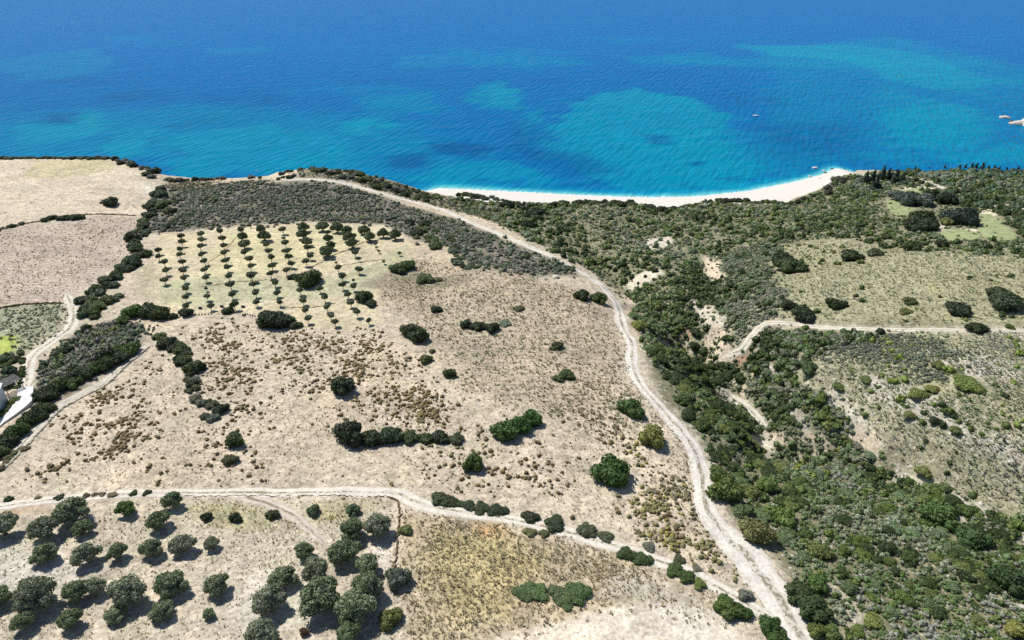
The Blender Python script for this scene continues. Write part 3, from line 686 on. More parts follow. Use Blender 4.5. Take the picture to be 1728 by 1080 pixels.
STEM = tubes_mesh('shrub_stem', [([(0, 0, -0.08), (0.01, 0, 0.1), (0.02 + 0.14 * math.cos(a), 0.14 * math.sin(a), 0.28)], [0.03, 0.022, 0.008]) for a in (0.3, 2.3, 4.4)])
PIN = []         # pointed conifers
for s in range(3):
    rg = np.random.default_rng(400 + s); lob = []
    for i in range(7):
        z = 0.3 + 0.21 * i; r = 0.42 * (1 - i / 7.6); lob.append(((rg.normal() * 0.05, rg.normal() * 0.05, z), (r, r, 0.2)))
    PIN.append((plant_mesh('conifer_crown', plant(lob, 420, 0.075, rg, 2, 0.12, 0.85, 0.8, 0.22)), tubes_mesh('conifer_trunk', [([(0, 0, -0.1), (0, 0, 0.6), (0, 0, 1.5)], [0.07, 0.05, 0.01])])))

G_OLIVE = [(98,110,76), (90,104,70), (106,114,86), (86,102,66)]
G_DARK = [(50,62,33), (43,55,32), (57,70,35), (47,58,36)]
G_MID = [(68,82,38), (76,88,43), (62,77,39), (84,92,52)]
G_YEL = [(104,112,48), (96,108,46), (112,112,54)]
G_GREY = [(104,108,92), (96,98,86), (112,110,98), (88,98,80)]
G_BROWN = [(110,98,66), (98,88,62), (122,106,66)]
FK = 1.28
def fcol(pal, rg=random): 
    c = np.array(pal[rg.randrange(len(pal))] if isinstance(pal, list) else pal, float); q = 0.12 + 0.22 * min(1.0, max(0.0, (c.max() - 84) / 40.0)); c = alb((c + q * (c.mean() - c)) * (1 - 0.3 * (q - 0.12)), 0.92); k = 0.85 + 0.3 * rg.random()
    return np.minimum(c * k * FK, 0.6)
occ = []         # (x, y, r) of standing plants, so scattered cushions keep clear
def locate(u, v, wpx, hr):
    p = hit(u, v)[0]; w = wpx * depth_of(p) / FPX
    p = hit(u, v, w * hr)[0]; w = wpx * depth_of(p) / FPX
    return p, w
def tree(kind, name, u, v, wpx, label, cat, group=None, pal=None, hr=None):
    src = {'old': OL, 'young': YO, 'pine': PIN}[kind]; hr = hr or {'old': 0.36, 'young': 0.62, 'pine': 0.8}[kind]
    p, w = locate(u, v, wpx, hr); s = w * {'old': 1.04, 'young': 1.15, 'pine': 1.15}[kind]
    cr, tk = random.choice(src); rz = random.random() * 6.28; k = 0.82 + 0.36 * random.random()
    e = empty(name, (p[0], p[1], p[2] - 0.02), rz, (s, s * k, s * (0.92 + 0.2 * random.random()) * (0.85 if kind == 'pine' else 1)))
    link('trunk', tk, e); link('crown', cr, e, color=fcol(pal or G_OLIVE) * 1.15)
    tag(e, label, cat, group); occ.append((p[0], p[1], w * 0.55)); return e
def shrub(u, v, wpx, label, pal=G_DARK, flat=1.0, group=None, cat='shrub', name='evergreen_shrub', parts=True, asp=1.0, rz=None):
    p, w = locate(u, v, wpx, 0.28 * flat)
    m = random.choice(SHB); rz = random.random() * 6.28 if rz is None else rz
    sc = (w * 1.02, w * 1.02 * asp, w * flat * (0.9 + 0.25 * random.random())); occ.append((p[0], p[1], w * 0.55))
    if parts:
        e = empty(name, (p[0], p[1], p[2] - 0.03), rz, sc); link('stem', STEM, e); link('foliage', m, e, color=fcol(pal)); tag(e, label, cat, group); return e
    o = link(name, m, None, (p[0], p[1], p[2] - 0.05), rz, sc, fcol(pal)); tag(o, label, cat, group); return o
_on = ['','first','second','third','fourth','fifth','sixth','seventh','eighth','ninth','tenth','eleventh','twelfth','thirteenth','fourteenth','fifteenth','sixteenth','seventeenth','eighteenth','nineteenth']
_tn = {2:('twentieth','twenty'),3:('thirtieth','thirty'),4:('fortieth','forty'),5:('fiftieth','fifty'),6:('sixtieth','sixty'),7:('seventieth','seventy'),8:('eightieth','eighty'),9:('ninetieth','ninety')}
def ordinal(n):
    if n < 20: return _on[n]
    if n >= 100: return 'hundred-and-' + ordinal(n - 100) if n > 100 else 'hundredth'
    return _tn[n // 10][0] if n % 10 == 0 else _tn[n // 10][1] + '-' + _on[n % 10]
ORD = [ordinal(i + 1) for i in range(120)]
def colour_word(c):
    r, g, b_ = c; L = 0.3 * r + 0.6 * g + 0.1 * b_
    if r > g * 0.97: return 'brownish'
    if b_ < 0.35 * g and L > 0.11: return 'yellow-green'
    if (max(c) - min(c)) < 0.32 * max(c): return 'greyish' if L > 0.07 else 'dark grey-green'
    return 'mid-green' if L > 0.085 else 'dark green'
def by_landmark(items, marks, noun):
    """label each (object, u, v, colour) by its rank from the nearest findable thing"""
    cl = {}
    for o, uu, vv, c in items:
        d = [math.hypot(uu - m[1], vv - m[2]) for m in marks]; k = int(np.argmin(d)); dx, dy = uu - marks[k][1], vv - marks[k][2]
        side = ('right' if dx > 0 else 'left') if abs(dx) > abs(dy) else ('below' if dy > 0 else 'above')
        cl.setdefault((marks[k][0], side, colour_word(c)), []).append((d[k], o))
    for (nm, side, cw_), L in cl.items():
        L.sort(key=lambda t: t[0])
        for i, (_, o) in enumerate(L):
            where = {'right': 'right of', 'left': 'left of', 'below': 'below', 'above': 'above'}[side]
            o['label'] = f'{cw_} {noun} {where} {nm}, {ORD[i] + " nearest" if i else "nearest"} to it'

# ------------------------------------------------------------------ the old olives at the lower left, row by row
rows = {
 'row just under the beige track': [(118,863,66),(210,858,40),(291,844,42),(268,877,46)],
 'second row below the beige track': [(2,888,58),(71,893,56),(137,890,40),(74,933,48)],
 'middle row': [(144,935,52),(197,931,40),(255,926,42),(308,918,46),(357,916,34)],
 'long row of wide crowns': [(-6,1008,50),(58,1003,76),(128,996,52),(158,990,46),(214,999,70),(286,984,64),(366,986,50)],
 'lowest row': [(37,1050,42),(118,1046,44),(193,1036,40),(271,1030,46),(352,1035,26)],
 'top edge of the dense clump': [(594,894,48),(636,888,52)],
 'open left side of the clump': [(511,929,36),(478,973,52),(453,1015,62),(441,1070,68)],
 'core of the dense clump': [(582,932,56),(621,952,50),(532,965,60),(538,1004,80),(617,992,68),(597,1028,76),(588,1070,54)],
}
for rn, L in rows.items():
    for i, (u, v, w) in enumerate(L):
        pal = [(74,104,40)] if (u, v) == (210, 858) else G_OLIVE
        tree('old', 'olive_tree', u, v, w * 0.93, f'grey-green olive, {ORD[i]} from left in the {rn}' if (u, v) != (210, 858) else 'bright green round tree just under the beige track', 'tree', 'old olive trees in the lower orchard', pal)
for u, v, w, pal, lab in [(672,974,46,G_GREY,'grey-green bushy shrub at the boundary beside the olive clump'),(658,1040,48,G_YEL,'yellow-green bush beside the olive clump at the bottom'),
    (684,892,24,[(110,118,58)],'small yellowish bush on the boundary line above the olive clump'),(348,871,20,G_DARK,'leftmost of four small dark bushes below the track fork'),
    (397,872,24,G_DARK,'small dark bush left of the pinkish side track'),(459,867,24,G_DARK,'small dark bush on the pinkish side track'),
    (529,861,25,[(72,88,62)],'small grey-green bush right of the side track'),(596,859,27,[(76,96,70)],'rightmost small bush above the dense olive clump'),
    (513,1066,18,[(84,60,44)],'low brown dead bush among the lower olives')]:
    shrub(u, v, w, lab, pal)

# ------------------------------------------------------------------ the young grove, column by column (front to back positions in a 3.6x crop)
cols = [
 [(172,225),(172,263),(207,300),(215,350),(207,405)],
 [(310,138),(312,175),(300,215),(300,253),(315,295),(317,345),(328,395),(335,455),(335,510),(335,562)],
 [(428,125),(433,160),(425,203),(430,250),(450,290),(450,340),(458,390),(460,455),(465,502),(487,562)],
 [(545,110),(560,155),(567,192),(570,240),(580,285),(590,328),(597,383),(608,435),(617,493),(630,555)],
 [(670,103),(680,140),(690,188),(693,235),(725,278),(730,325),(735,378),(745,432),(762,485),(767,540)],
 [(790,95),(812,138),(828,187),(838,230),(855,270),(860,318),(853,368),(878,420),(890,482),(908,542)],
 [(925,98),(930,148),(942,182),(948,228),(960,267),(975,305),(947,348),(1030,468),(1050,530),(1065,590),(1078,642)],
 [(1050,85),(1045,125),(1070,170),(1075,208),(1093,255),(1068,293),(1152,455),(1180,512),(1195,570),(1218,620),(1243,660)],
 [(1165,78),(1198,115),(1200,155),(1217,195),(1187,232),(1250,297),(1262,332),(1287,383),(1290,437),(1322,490),(1340,545),(1378,603),(1447,650)],
 [(1255,88),(1315,105),(1330,140),(1345,185),(1365,238),(1385,275),(1388,340),(1355,403),(1357,445)],
 [(1420,100),(1452,140),(1490,185),(1495,205),(1510,228),(1540,290)],
 [(1535,122),(1608,130),(1635,240)],
]
BIG = {(680,140):72,(690,188):80,(670,103):48,(790,95):74,(812,138):84,(1050,85):76,(1045,125):86,(1070,170):80,(1165,78):86,(1200,155):68,(1217,195):72,(1187,232):92,
       (1255,88):82,(1315,105):82,(1330,140):78,(1345,185):78,(1420,100):78,(1452,140):80,(1535,122):72,(1608,130):84,(608,435):52,(735,378):56,(630,555):56}
SML = {(930,148):28,(1198,115):34,(460,455):28,(1250,297):20,(1490,185):20,(1495,205):18,(1510,228):18,(1635,240):24,(1540,290):26,(1355,403):26,(1357,445):40,(1385,275):26,(908,542):38,(172,225):40,(172,263):40}
for ci, L in enumerate(cols):
    for i, (zx, zy) in enumerate(L):
        w = BIG.get((zx, zy), SML.get((zx, zy), 43)) / 3.6
        big = (zx, zy) in BIG and BIG[(zx, zy)] > 60
        u, v = 220 + zx / 3.6, 360 + zy / 3.6
        if big: tree('old', 'olive_tree', u, v, w, f'fuller olive tree, {ORD[i]} from the back in the {ORD[ci]} grove column from left', 'tree', 'olive trees of the grove', [(78,88,58)], 0.36)
        else: tree('young', 'young_olive_tree', u, v + 1.0, w, f'small young olive, {ORD[i]} from the back in the {ORD[ci]} grove column from left', 'tree', 'olive trees of the grove', [(70,78,52),(64,74,48),(78,82,58)])

# ------------------------------------------------------------------ single big shrubs
S_ = [
 (520,465,50,G_DARK,.95,'large dark round bush standing inside the grove'),(494,466,18,G_DARK,.7,'small dark bush against the left side of the large grove bush'),
 (459,536,50,G_DARK,.95,'large dark bush at the lower edge of the grove'),(478,540,36,G_DARK,.9,'right half of the dark bush at the lower edge of the grove'),(499,547,22,[(76,84,56)],.8,'small dull bush right of the dark bush at the grove edge'),
 (614,500,28,G_DARK,1.1,'dark bush at the right edge of the grove'),(626,511,20,G_DARK,.9,'small dark bush leaning on the bush at the right grove edge'),(672,451,32,G_DARK,.8,'dark left half of the bush beside the grove corner'),(688,446,30,[(70,96,40)],.85,'bright green right half of the bush beside the grove corner'),
 (716,468,34,[(74,88,46)],.55,'flat green bush between the grove corner and the grey scrub'),(738,471,16,[(84,92,54)],.5,'small flat bush right of the flat green bush'),
 (384,523,22,G_DARK,.8,'small dark green bush by the row of posts below the grove'),(313,526,24,G_DARK,.85,'dark bush at the lower left corner of the grove'),
 (222,524,36,[(70,104,30)],.9,'bright green left part of the big tree clump left of the grove'),(252,521,44,G_DARK,.95,'tall dark tree in the clump left of the grove'),(270,526,38,G_DARK,.9,'dark right part of the big tree clump left of the grove'),(205,540,26,[(78,100,40)],.8,'yellow-green bush at the foot of the big tree clump'),(290,532,22,G_DARK,.7,'low dark bush right of the big tree clump'),
 (576,651,46,G_DARK,.9,'round dark bush alone in the left middle of the field'),(692,556,38,G_DARK,.9,'dark green back part of the bush right of the field centre'),(708,567,34,G_DARK,.9,'dark front part of the bush right of the field centre'),
 (718,605,24,[(76,84,44)],.8,'small olive-green bush below the double bush'),(729,592,12,[(84,86,50)],.8,'tiny bush above the small olive-green bush'),(759,629,22,G_DARK,1.0,'small dark upright bush near the field centre'),(736,521,20,G_DARK,.8,'small dark bush above the double bush'),
 (786,547,22,G_DARK,.8,'left bush of the low green row in the upper field'),(807,549,28,G_DARK,.7,'middle bush of the low green row in the upper field'),(831,552,27,G_DARK,.8,'right bush of the low green row in the upper field'),(852,545,24,[(96,112,82)],.4,'flat pale green patch at the end of the low green row'),
 (942,582,20,[(66,74,46)],.9,'small bush in the upper right of the field'),(933,587,14,[(92,98,60)],.7,'tiny pale bush touching the small upper right bush'),(957,630,28,[(64,78,42)],.85,'dark dome bush in the right of the field'),(943,637,20,[(76,90,48)],.8,'small low bush against the dome bush'),
 (876,519,20,[(88,88,56)],.6,'small dull bush high in the field near the track'),(982,496,34,G_DARK,.85,'dark left bush of the pair beside the upper track'),(1010,502,32,G_MID,.75,'green right bush of the pair beside the upper track'),
 (589,731,54,G_DARK,.95,'dark round bush at the left end of the hedge row'),(628,737,42,G_DARK,.9,'second bush from the left in the hedge row'),(660,733,42,[(52,70,46)],.9,'third bush in the hedge row, greyish green'),(692,737,32,G_DARK,.7,'fourth low bush in the hedge row'),(716,737,32,G_DARK,.7,'fifth low bush in the hedge row'),(742,736,34,G_DARK,.8,'sixth bush in the hedge row'),(770,739,32,[(70,76,52)],.65,'low greyish bush at the right end of the hedge row'),
 (848,725,48,[(62,88,38)],.9,'left half of the large bright green tree clump in the field'),(874,715,46,[(58,86,36)],.95,'middle of the large bright green tree clump in the field'),(896,704,44,[(60,90,36)],.95,'right half of the large bright green tree clump in the field'),
 (799,780,38,[(62,82,36)],.95,'round green bush alone above the lower track'),(1066,684,50,[(70,94,44)],.9,'round green bush left of the main track'),(1102,735,50,[(112,114,42)],.9,'round yellow-green bush left of the main track'),(1034,791,74,[(60,86,36)],.9,'largest round dark green bush low in the field'),
 (186,339,28,G_DARK,.9,'single dark bush in the pale field at the far left'),(172,341,10,[(80,80,60)],.7,'tiny bush touching the single dark far left bush'),
 (396,740,34,G_DARK,1.0,'dark bush at the lower end of the left bush line'),(389,775,26,[(78,82,52)],.8,'dull bush below the dark bush of the left line'),
 (744,841,40,G_DARK,.7,'leftmost bush of the low hedge above the lower track'),(765,847,36,G_DARK,.65,'second bush of the low hedge above the lower track'),(790,853,30,G_DARK,.55,'third bush of the low hedge above the lower track'),(812,857,34,G_DARK,.55,'fourth bush of the low hedge above the lower track'),(840,861,38,G_DARK,.55,'fifth bush of the low hedge above the lower track'),
 (895,871,36,G_DARK,.75,'dark bush right of the low hedge above the lower track'),(936,882,42,G_DARK,.65,'long low bush on the upper bank of the lower track'),(990,895,40,[(62,68,46)],.65,'dull low bush further along the upper bank'),(1022,904,32,[(66,72,50)],.6,'small dull bush where the upper bank bends'),(1095,922,26,[(96,98,78)],.6,'grey bush on the upper bank among cushions'),(1146,944,28,[(70,76,48)],.6,'dark low bush on the upper bank near the junction'),(1176,958,22,[(100,98,76)],.6,'grey low bush on the upper bank near the junction'),
 (1058,934,36,[(58,76,36)],.7,'green bush on the lower bank of the track, left half'),(1085,943,36,[(54,72,34)],.65,'green bush on the lower bank of the track, right half'),(1138,962,34,[(64,84,34)],.65,'bright low bush on the lower bank nearer the junction'),(1158,973,30,[(60,80,34)],.6,'bright low bush touching the track near the junction'),(1180,985,24,[(92,104,40)],.5,'small yellow-green bush close to the junction'),
 (1226,1022,46,[(72,92,34)],.75,'broad green bush at the track junction, left half'),(1250,1030,40,[(62,82,34)],.75,'broad green bush at the track junction, right half'),(1258,1002,28,[(110,114,98)],1.0,'grey bush between the two tracks at the junction'),
 (1300,1054,42,[(60,84,38)],1.1,'dark green bush below the track junction'),(1312,1076,44,[(66,90,38)],.9,'dark green bush at the bottom edge below the junction'),
 (882,1000,36,[(74,94,48)],.4,'low green patch at the left end of the spring in the brown field'),(905,997,44,[(70,90,46)],.45,'low green patch next to the left end of the spring'),(945,1000,44,[(78,94,58)],.5,'low green patch in the middle of the brown field'),(975,997,46,[(64,86,42)],.5,'low green patch at the right end of the brown field spring'),(955,1010,44,[(74,92,48)],.4,'low green patch at the front of the brown field spring'),
 (894,897,22,[(92,94,52)],.5,'low green tuft below the track in the brown field'),(918,899,20,[(86,90,50)],.5,'small dull tuft beside the low green tuft'),
 (1558,1000-636,50,G_DARK,.9,'dark tree at the left of the wooded clump near the lawns'),(1545,375,46,G_DARK,.9,'dark tree in front of the wooded clump near the lawns'),(1567,378,40,G_DARK,.9,'dark tree at the front right of the wooded clump'),(1534,373,22,[(120,130,50)],.9,'yellow-green bush in the wooded clump near the lawns'),(1597,373,24,[(124,130,52)],.9,'yellow-green bush beside the large dark tree near the lawn'),
 (1612,363,44,[(48,62,50)],1.0,'left part of the large dark tree beside the lawn'),(1632,366,44,[(46,60,50)],1.0,'right part of the large dark tree beside the lawn'),(1536,333,44,[(70,82,70)],.9,'grey-green round tree above the green lawn'),(1518,328,34,[(76,86,74)],.9,'grey-green tree left of the round tree above the lawn'),(1562,338,34,[(74,84,74)],.9,'grey-green tree right of the round tree above the lawn'),(1573,328,30,G_DARK,.9,'dark tree between the two grey-green trees and the mound'),(1597,334,34,G_DARK,.9,'dark tree right of the rounded mound'),
 (1541,414,32,G_DARK,.8,'dark bush alone at the top of the right grass slope'),(1590,411,24,G_DARK,.8,'small dark bush below the flat pale lawn'),(1325,436,50,G_DARK,.7,'wide dark bush at the left of the right grass slope'),(1335,447,52,[(56,72,36)],.65,'wide green bush in front of the dark bush on the right slope'),(1438,430,38,G_DARK,.75,'dark bush in the upper middle of the right slope'),(1478,424,32,[(66,74,50)],.75,'dull bush right of the upper middle bush'),(1413,510,36,G_DARK,.9,'dark upright bush above the right track'),(1358,528,46,G_DARK,.85,'large dark bush just above the right track'),(1332,514,28,G_DARK,.8,'dark bush up the slope behind the large dark bush'),
 (1616,518,44,G_DARK,.8,'dark bush above the right track near the right edge'),(1700,505,60,[(60,72,48)],.75,'broad dark bush at the right edge of the grass slope'),(1690,492,44,G_DARK,.7,'dark bush on top of the broad right edge bush'),(1649,552,33,[(44,54,26)],.65,'rounded dark bush sitting on the right track'),(1706,551,18,[(72,84,34)],.6,'small green bush on the right track near the edge'),(1537,463+44,26,[(70,78,42)],.6,'small bush in the middle of the right grass slope'),(1528,524,24,[(88,94,46)],.5,'yellowish bush above the middle of the right track'),
 (1487,559,16,G_DARK,.8,'small bush on the lower verge of the right track'),(1635,646,56,[(96,112,40)],.35,'long flat bright green bush on the lower right slope'),(1552,664,34,[(104,116,42)],.4,'flat yellow-green bush on the lower right slope'),(1575,655,26,[(124,130,46)],.5,'yellow-green bush beside the flat bush on the lower right slope'),(1583,614,26,[(104,112,52)],.6,'yellow-green bush high on the lower right slope'),(1462,640,24,[(92,108,50)],.6,'green bush at the left of the lower right slope'),(1535,699,22,[(110,118,48)],.7,'yellow-green bush in the middle of the lower right slope'),(1579,710,22,G_DARK,.6,'dark small bush in the middle of the lower right slope'),(1612,725,22,[(104,112,50)],.7,'olive bush on the stony strip at right'),(1364,620,34,[(72,92,54)],.7,'green bush at the top left of the lower right slope'),(1416,652,24,[(88,100,46)],.6,'green bush on the stony left edge of the lower right slope'),
 (1079,548,28,[(134,140,48)],.9,'bright yellow-green bush on the right verge of the main track'),(1225,822,60,[(96,118,40)],1.0,'tall yellow-green bush at the lower right verge of the main track'),(1216,800,44,[(84,104,42)],.9,'green bush behind the tall yellow-green bush by the track'),(1283,895,62,[(108,108,54)],.95,'large olive-brown bush on the right verge above the wide track bend'),(1320,866,56,[(90,116,40)],.9,'bright green bush right of the olive-brown bush'),(1296,818,40,[(88,112,40)],.8,'green bush in the scrub above the bright green bush'),
 (1380,985,40,[(72,98,38)],.95,'bright green bush at the edge of the wide track bend'),(1352,1000,52,[(56,70,36)],.8,'dark brownish bush beside the wide track bend'),(1372,1025,60,[(50,66,34)],.8,'dark shadowy bush below the wide track bend'),(1378,1062,34,[(104,120,42)],.9,'yellow-green bush at the bottom near the wide track'),(1402,1064,36,[(86,104,44)],.85,'green bush at the bottom right of the wide track'),
 (1720,1060,44,[(128,130,44)],.9,'bright yellow bush at the bottom right corner'),(1476,1047,36,[(112,122,42)],.8,'yellow-green bush low in the bottom scrub'),(1384,927,44,[(104,118,46)],.85,'yellow-green bush in the scrub right of the wide track'),(1586,866,64,[(70,92,42)],.85,'broad green bush at the edge of the stony strip'),(1700,975,60,[(54,74,38)],.8,'broad dark bush near the right edge low down'),(1640,905,60,[(58,78,40)],.8,'broad dark bush on the line below the stony strip'),(1560,795,30,[(112,120,50)],.8,'yellow-green bush beside the stony strip'),
 (1397,317,16,[(84,84,66)],1.0,'brown bush standing on the beach corner'),(1398,324,15,[(70,72,56)],.8,'lower brown bush on the beach corner'),(1416,303,26,[(80,82,68)],.8,'grey-brown bush above the beach corner'),
 (5,605,22,[(70,88,52)],.9,'bush left of the hedge by the left track'),(14,625,24,[(62,80,56)],1.0,'grey-green bush below the bright grass at left'),(8,648,26,[(64,82,56)],.9,'bush above the white terrace at the left edge'),
]
for u, v, w, pal, fl, lab in S_: shrub(u, v, w * (0.94 if ('low hedge' in lab or 'bank' in lab) else 1.04), lab, pal, fl * (0.7 if ('low hedge' in lab or 'bank' in lab) else 1))

# ------------------------------------------------------------------ belts of shrubs
def belt(L, n, wr, wid, label, group, pals, flat=(.6, .95), seed=1, parts=False, name=None):
    rg = random.Random(seed); P = smooth_line(np.array(L, float), 3.0)
    for i in range(n):
        t = (i + rg.random()) / n; q = P[min(int(t * (len(P) - 1)), len(P) - 1)]
        u = q[0] + rg.uniform(-wid, wid); v = q[1] + rg.uniform(-wid, wid) * 0.6
        end = ('left' if L[0][0] < L[-1][0] else 'right') if abs(L[0][0] - L[-1][0]) > abs(L[0][1] - L[-1][1]) else ('top' if L[0][1] < L[-1][1] else 'bottom')
        shrub(u, v, rg.uniform(*wr), f'{label}, {ORD[i]} from {end} end', rg.choice(pals), rg.uniform(*flat), group, parts=parts,
              name='hedge_shrub' if 'hedge' in label else ('cliff_bush' if ('cliff' in label or 'knoll' in label) else 'belt_shrub'))
belt([(270,312),(262,345),(250,366),(240,384),(228,405),(236,425),(222,440),(208,455),(186,474),(160,495),(132,512)], 52, (14, 29), 9, 'dark shrub in the belt left of the grove', 'shrubs of the belt left of the grove', [G_DARK, G_DARK, G_MID, [(62,78,54)]], seed=11)
belt([(276,382),(300,372),(282,350),(300,335)], 10, (10, 20), 8, 'dark shrub at the left end of the grey scrub', 'shrubs at the left end of the grey scrub', [G_DARK, G_MID], seed=12)
belt([(140,518),(150,530),(160,520),(175,510),(200,500)], 16, (16, 30), 9, 'green shrub where the left track bends', 'shrubs at the bend of the left track', [G_DARK, G_MID, [(78,96,60)]], seed=13)
belt([(142,552),(122,578),(98,598),(76,616),(68,630)], 13, (12, 20), 5, 'dark shrub on the right verge of the left track', 'shrubs on the verge of the left track', [G_DARK, [(58,74,44)]], seed=14)
belt([(70,668),(92,652),(120,640),(148,622),(172,608),(196,596),(222,588)], 26, (24, 38), 8, 'dark shrub in the tall hedge above the pale lane', 'shrubs of the tall hedge above the lane', [G_DARK, G_DARK, [(66,90,36)]], (.8, 1.05), seed=15)
belt([(76,688),(56,700),(36,716),(12,738),(-14,760)], 22, (24, 38), 8, 'dark shrub in the tall hedge below the white terrace', 'shrubs of the tall hedge below the terrace', [G_DARK, G_DARK, [(58,80,36)]], (.8, 1.05), seed=16)
belt([(268,568),(284,576),(300,586),(312,600),(322,614),(345,622)], 22, (18, 30), 8, 'dark shrub in the bush line right of the lane', 'shrubs of the bush line right of the lane', [G_DARK, G_DARK, [(72,84,40)]], seed=17)
belt([(318,632),(326,650),(335,668),(352,680),(372,690),(350,705)], 20, (14, 26), 9, 'dull shrub in the lower bush line of the field', 'dull shrubs of the lower bush line', [G_GREY, G_DARK, [(82,82,56)]], seed=18)
belt([(30,590),(38,600),(36,625),(34,645),(28,655)], 12, (9, 14), 2, 'green clipped hedge shrub beside the left track', 'hedge shrubs beside the left track', [G_MID, [(78,98,48)]], (.9, 1.2), seed=19)
belt([(4,598),(26,604),(8,618),(28,628),(6,640),(24,648)], 15, (12, 22), 5, 'green garden shrub left of the left track', 'garden shrubs left of the left track', [G_MID, G_DARK, [(86,98,70)]], (.7, 1.0), seed=34)
belt([(30,670),(20,682),(8,695),(-4,708)], 10, (10, 18), 3, 'small hedge shrub on the white terrace', 'hedge shrubs on the terrace', [G_MID, [(96,112,44)]], (.8, 1.0), seed=20)
belt([(0,788),(14,770),(30,762),(45,750)], 8, (10, 20), 5, 'small dull bush at the foot of the lane', 'bushes at the foot of the lane', [G_BROWN, [(88,92,56)]], (.5, .8), seed=21)
belt([(2,265.5),(40,265.5),(100,265.5),(150,265.5),(185,266)], 44, (7, 14), 1.2, 'low dark bush on the far left cliff edge', 'bushes on the far left cliff edge', [G_DARK, [(84,84,66)]], (.5, .8), seed=22)
belt([(190,266),(214,274),(226,278),(250,284),(262,292),(240,296)], 16, (9, 19), 5, 'dark bush on the cliff corner by the pale field', 'bushes on the left cliff corner', [G_DARK, G_GREY], (.6, .9), seed=23)
belt([(280,302),(330,302),(370,300),(400,297),(440,300)], 22, (8, 14), 2, 'low bush on the cliff edge left of the knoll', 'bushes on the cliff edge left of the knoll', [G_DARK, [(92,84,66)]], (.5, .9), seed=24)
belt([(520,281),(545,284),(570,287),(600,295),(640,309),(690,324),(735,335)], 95, (9, 19), 10, 'green bush on the slope of the knoll above the sea', 'bushes on the knoll slope', [G_DARK, G_MID, G_GREY], (.5, .85), seed=25)
belt([(500,296),(484,298),(470,300),(476,290),(490,288),(480,280),(494,278),(508,280)], 16, (6, 14), 3, 'dark bush on top of the pale knoll cliff', 'bushes on top of the knoll cliff', [G_DARK], (.6, .9), seed=26)
belt([(-20,392),(15,382),(40,376)], 8, (7, 13), 2, 'low dark bush on the far left field boundary', 'low bushes of the far left boundary', [G_DARK], (.5, .8), seed=27)
belt([(76,370),(92,366),(112,366),(132,365),(142,364)], 9, (13, 20), 2, 'dark bush in the far left field hedge', 'bushes of the far left hedge', [G_DARK], (.6, .9), seed=28)
belt([(140,835),(160,833),(205,831),(235,831),(10,842)], 9, (10, 18), 2, 'low dark bush on the upper verge of the beige track', 'low bushes on the beige track verge', [G_DARK, G_BROWN], (.5, .7), seed=29)
belt([(430,380),(350,384)], 4, (7, 11), 2, 'small dark bush at the upper edge of the grove', 'small bushes at the upper edge of the grove', [G_DARK], (.6, .8), seed=30)
belt([(700,375),(730,392),(755,405),(775,425),(790,455),(715,398),(690,385)], 26, (13, 27), 12, 'green bush in the grey scrub right of the grove', 'green bushes in the grey scrub', [G_DARK, G_MID, [(80,92,72)]], (.5, .8), seed=31)
belt([(860,345),(880,352),(905,365),(885,375)], 9, (16, 30), 8, 'dark tree-like shrub behind the left beach end', 'shrubs behind the left end of the beach', [G_DARK], (.7, .95), seed=32)

# ------------------------------------------------------------------ conifers on the right headland
for i, (u, v, w) in enumerate(sorted([(1596,277,10),(1622,277,11),(1632,275,11),(1641,277,12),(1650,276,11),(1660,276,12),(1670,278,11),(1680,278,11),(1688,280,9),(1700,281,8),(1570,279,8),(1545,281,8),(1720,281,10),(1490,292,14),(1500,296,14),(1512,298,14),(1524,300,13),(1475,298,14),(1462,302,14),(1480,308,16)])):
    tree('pine', 'conifer_tree', u, v, w, f'dark pointed conifer, {ORD[i]} from the left on the wooded headland', 'tree', 'conifers of the right headland', [(40,56,44),(46,60,46)])

# ------------------------------------------------------------------ scattered scrub
OCC = np.array(occ)
occ_grid = np.zeros(shp, bool)
for x, y, r in OCC:
    i0, i1 = np.searchsorted(xs, [x - r, x + r]); j0, j1 = np.searchsorted(ysg, [y - r, y + r])
    if i1 > i0 and j1 > j0: occ_grid[j0:j1, i0:i1] |= np.hypot(GX[j0:j1, i0:i1] - x, GY[j0:j1, i0:i1] - y) < r
def scatter(P, n, seed, clump=0.0, csc=14, road=0.4, keep_occ=True, bare_ok=False, fuzz=0.6):
    rg = np.random.default_rng(seed); Pw = pts(P)[:, :2]; lo = Pw.min(0); hi = Pw.max(0); out = []; c = 0
    while c < n and len(out) < 40:
        q = lo - 5 + (hi - lo + 10) * rg.random((n * 3, 2)); ok = poly_sdf(q[:, 0] + 5 * fbm(q[:, 0], q[:, 1], 9, 5, 3), q[:, 1] + 5 * fbm(q[:, 0], q[:, 1], 9, 6, 3), Pw) < fuzz * (rg.normal(size=len(q)) - 0.4)
        q = q[ok]
        if clump:
            f = fbm(q[:, 0], q[:, 1], csc, seed, 4, 0.6); kk = min(1.0, clump * 2.3); q = q[rg.random(len(q)) < 1 - kk + kk * sstep(-0.16, 0.30, f)]
        q = q[grid_sample(roadD, q[:, 0], q[:, 1]) > road]
        if keep_occ: q = q[~grid_sample(occ_grid, q[:, 0], q[:, 1])]
        q = q[(rg.random(len(q)) > 0.9) | ~grid_sample(clay, q[:, 0], q[:, 1])]
        if not bare_ok: q = q[rg.random(len(q)) > grid_sample(bare, q[:, 0], q[:, 1]) * 0.5]
        out.append(q); c += len(q)
    q = np.vstack(out)[:n]; return np.column_stack([q, ground_z(q[:, 0], q[:, 1])])
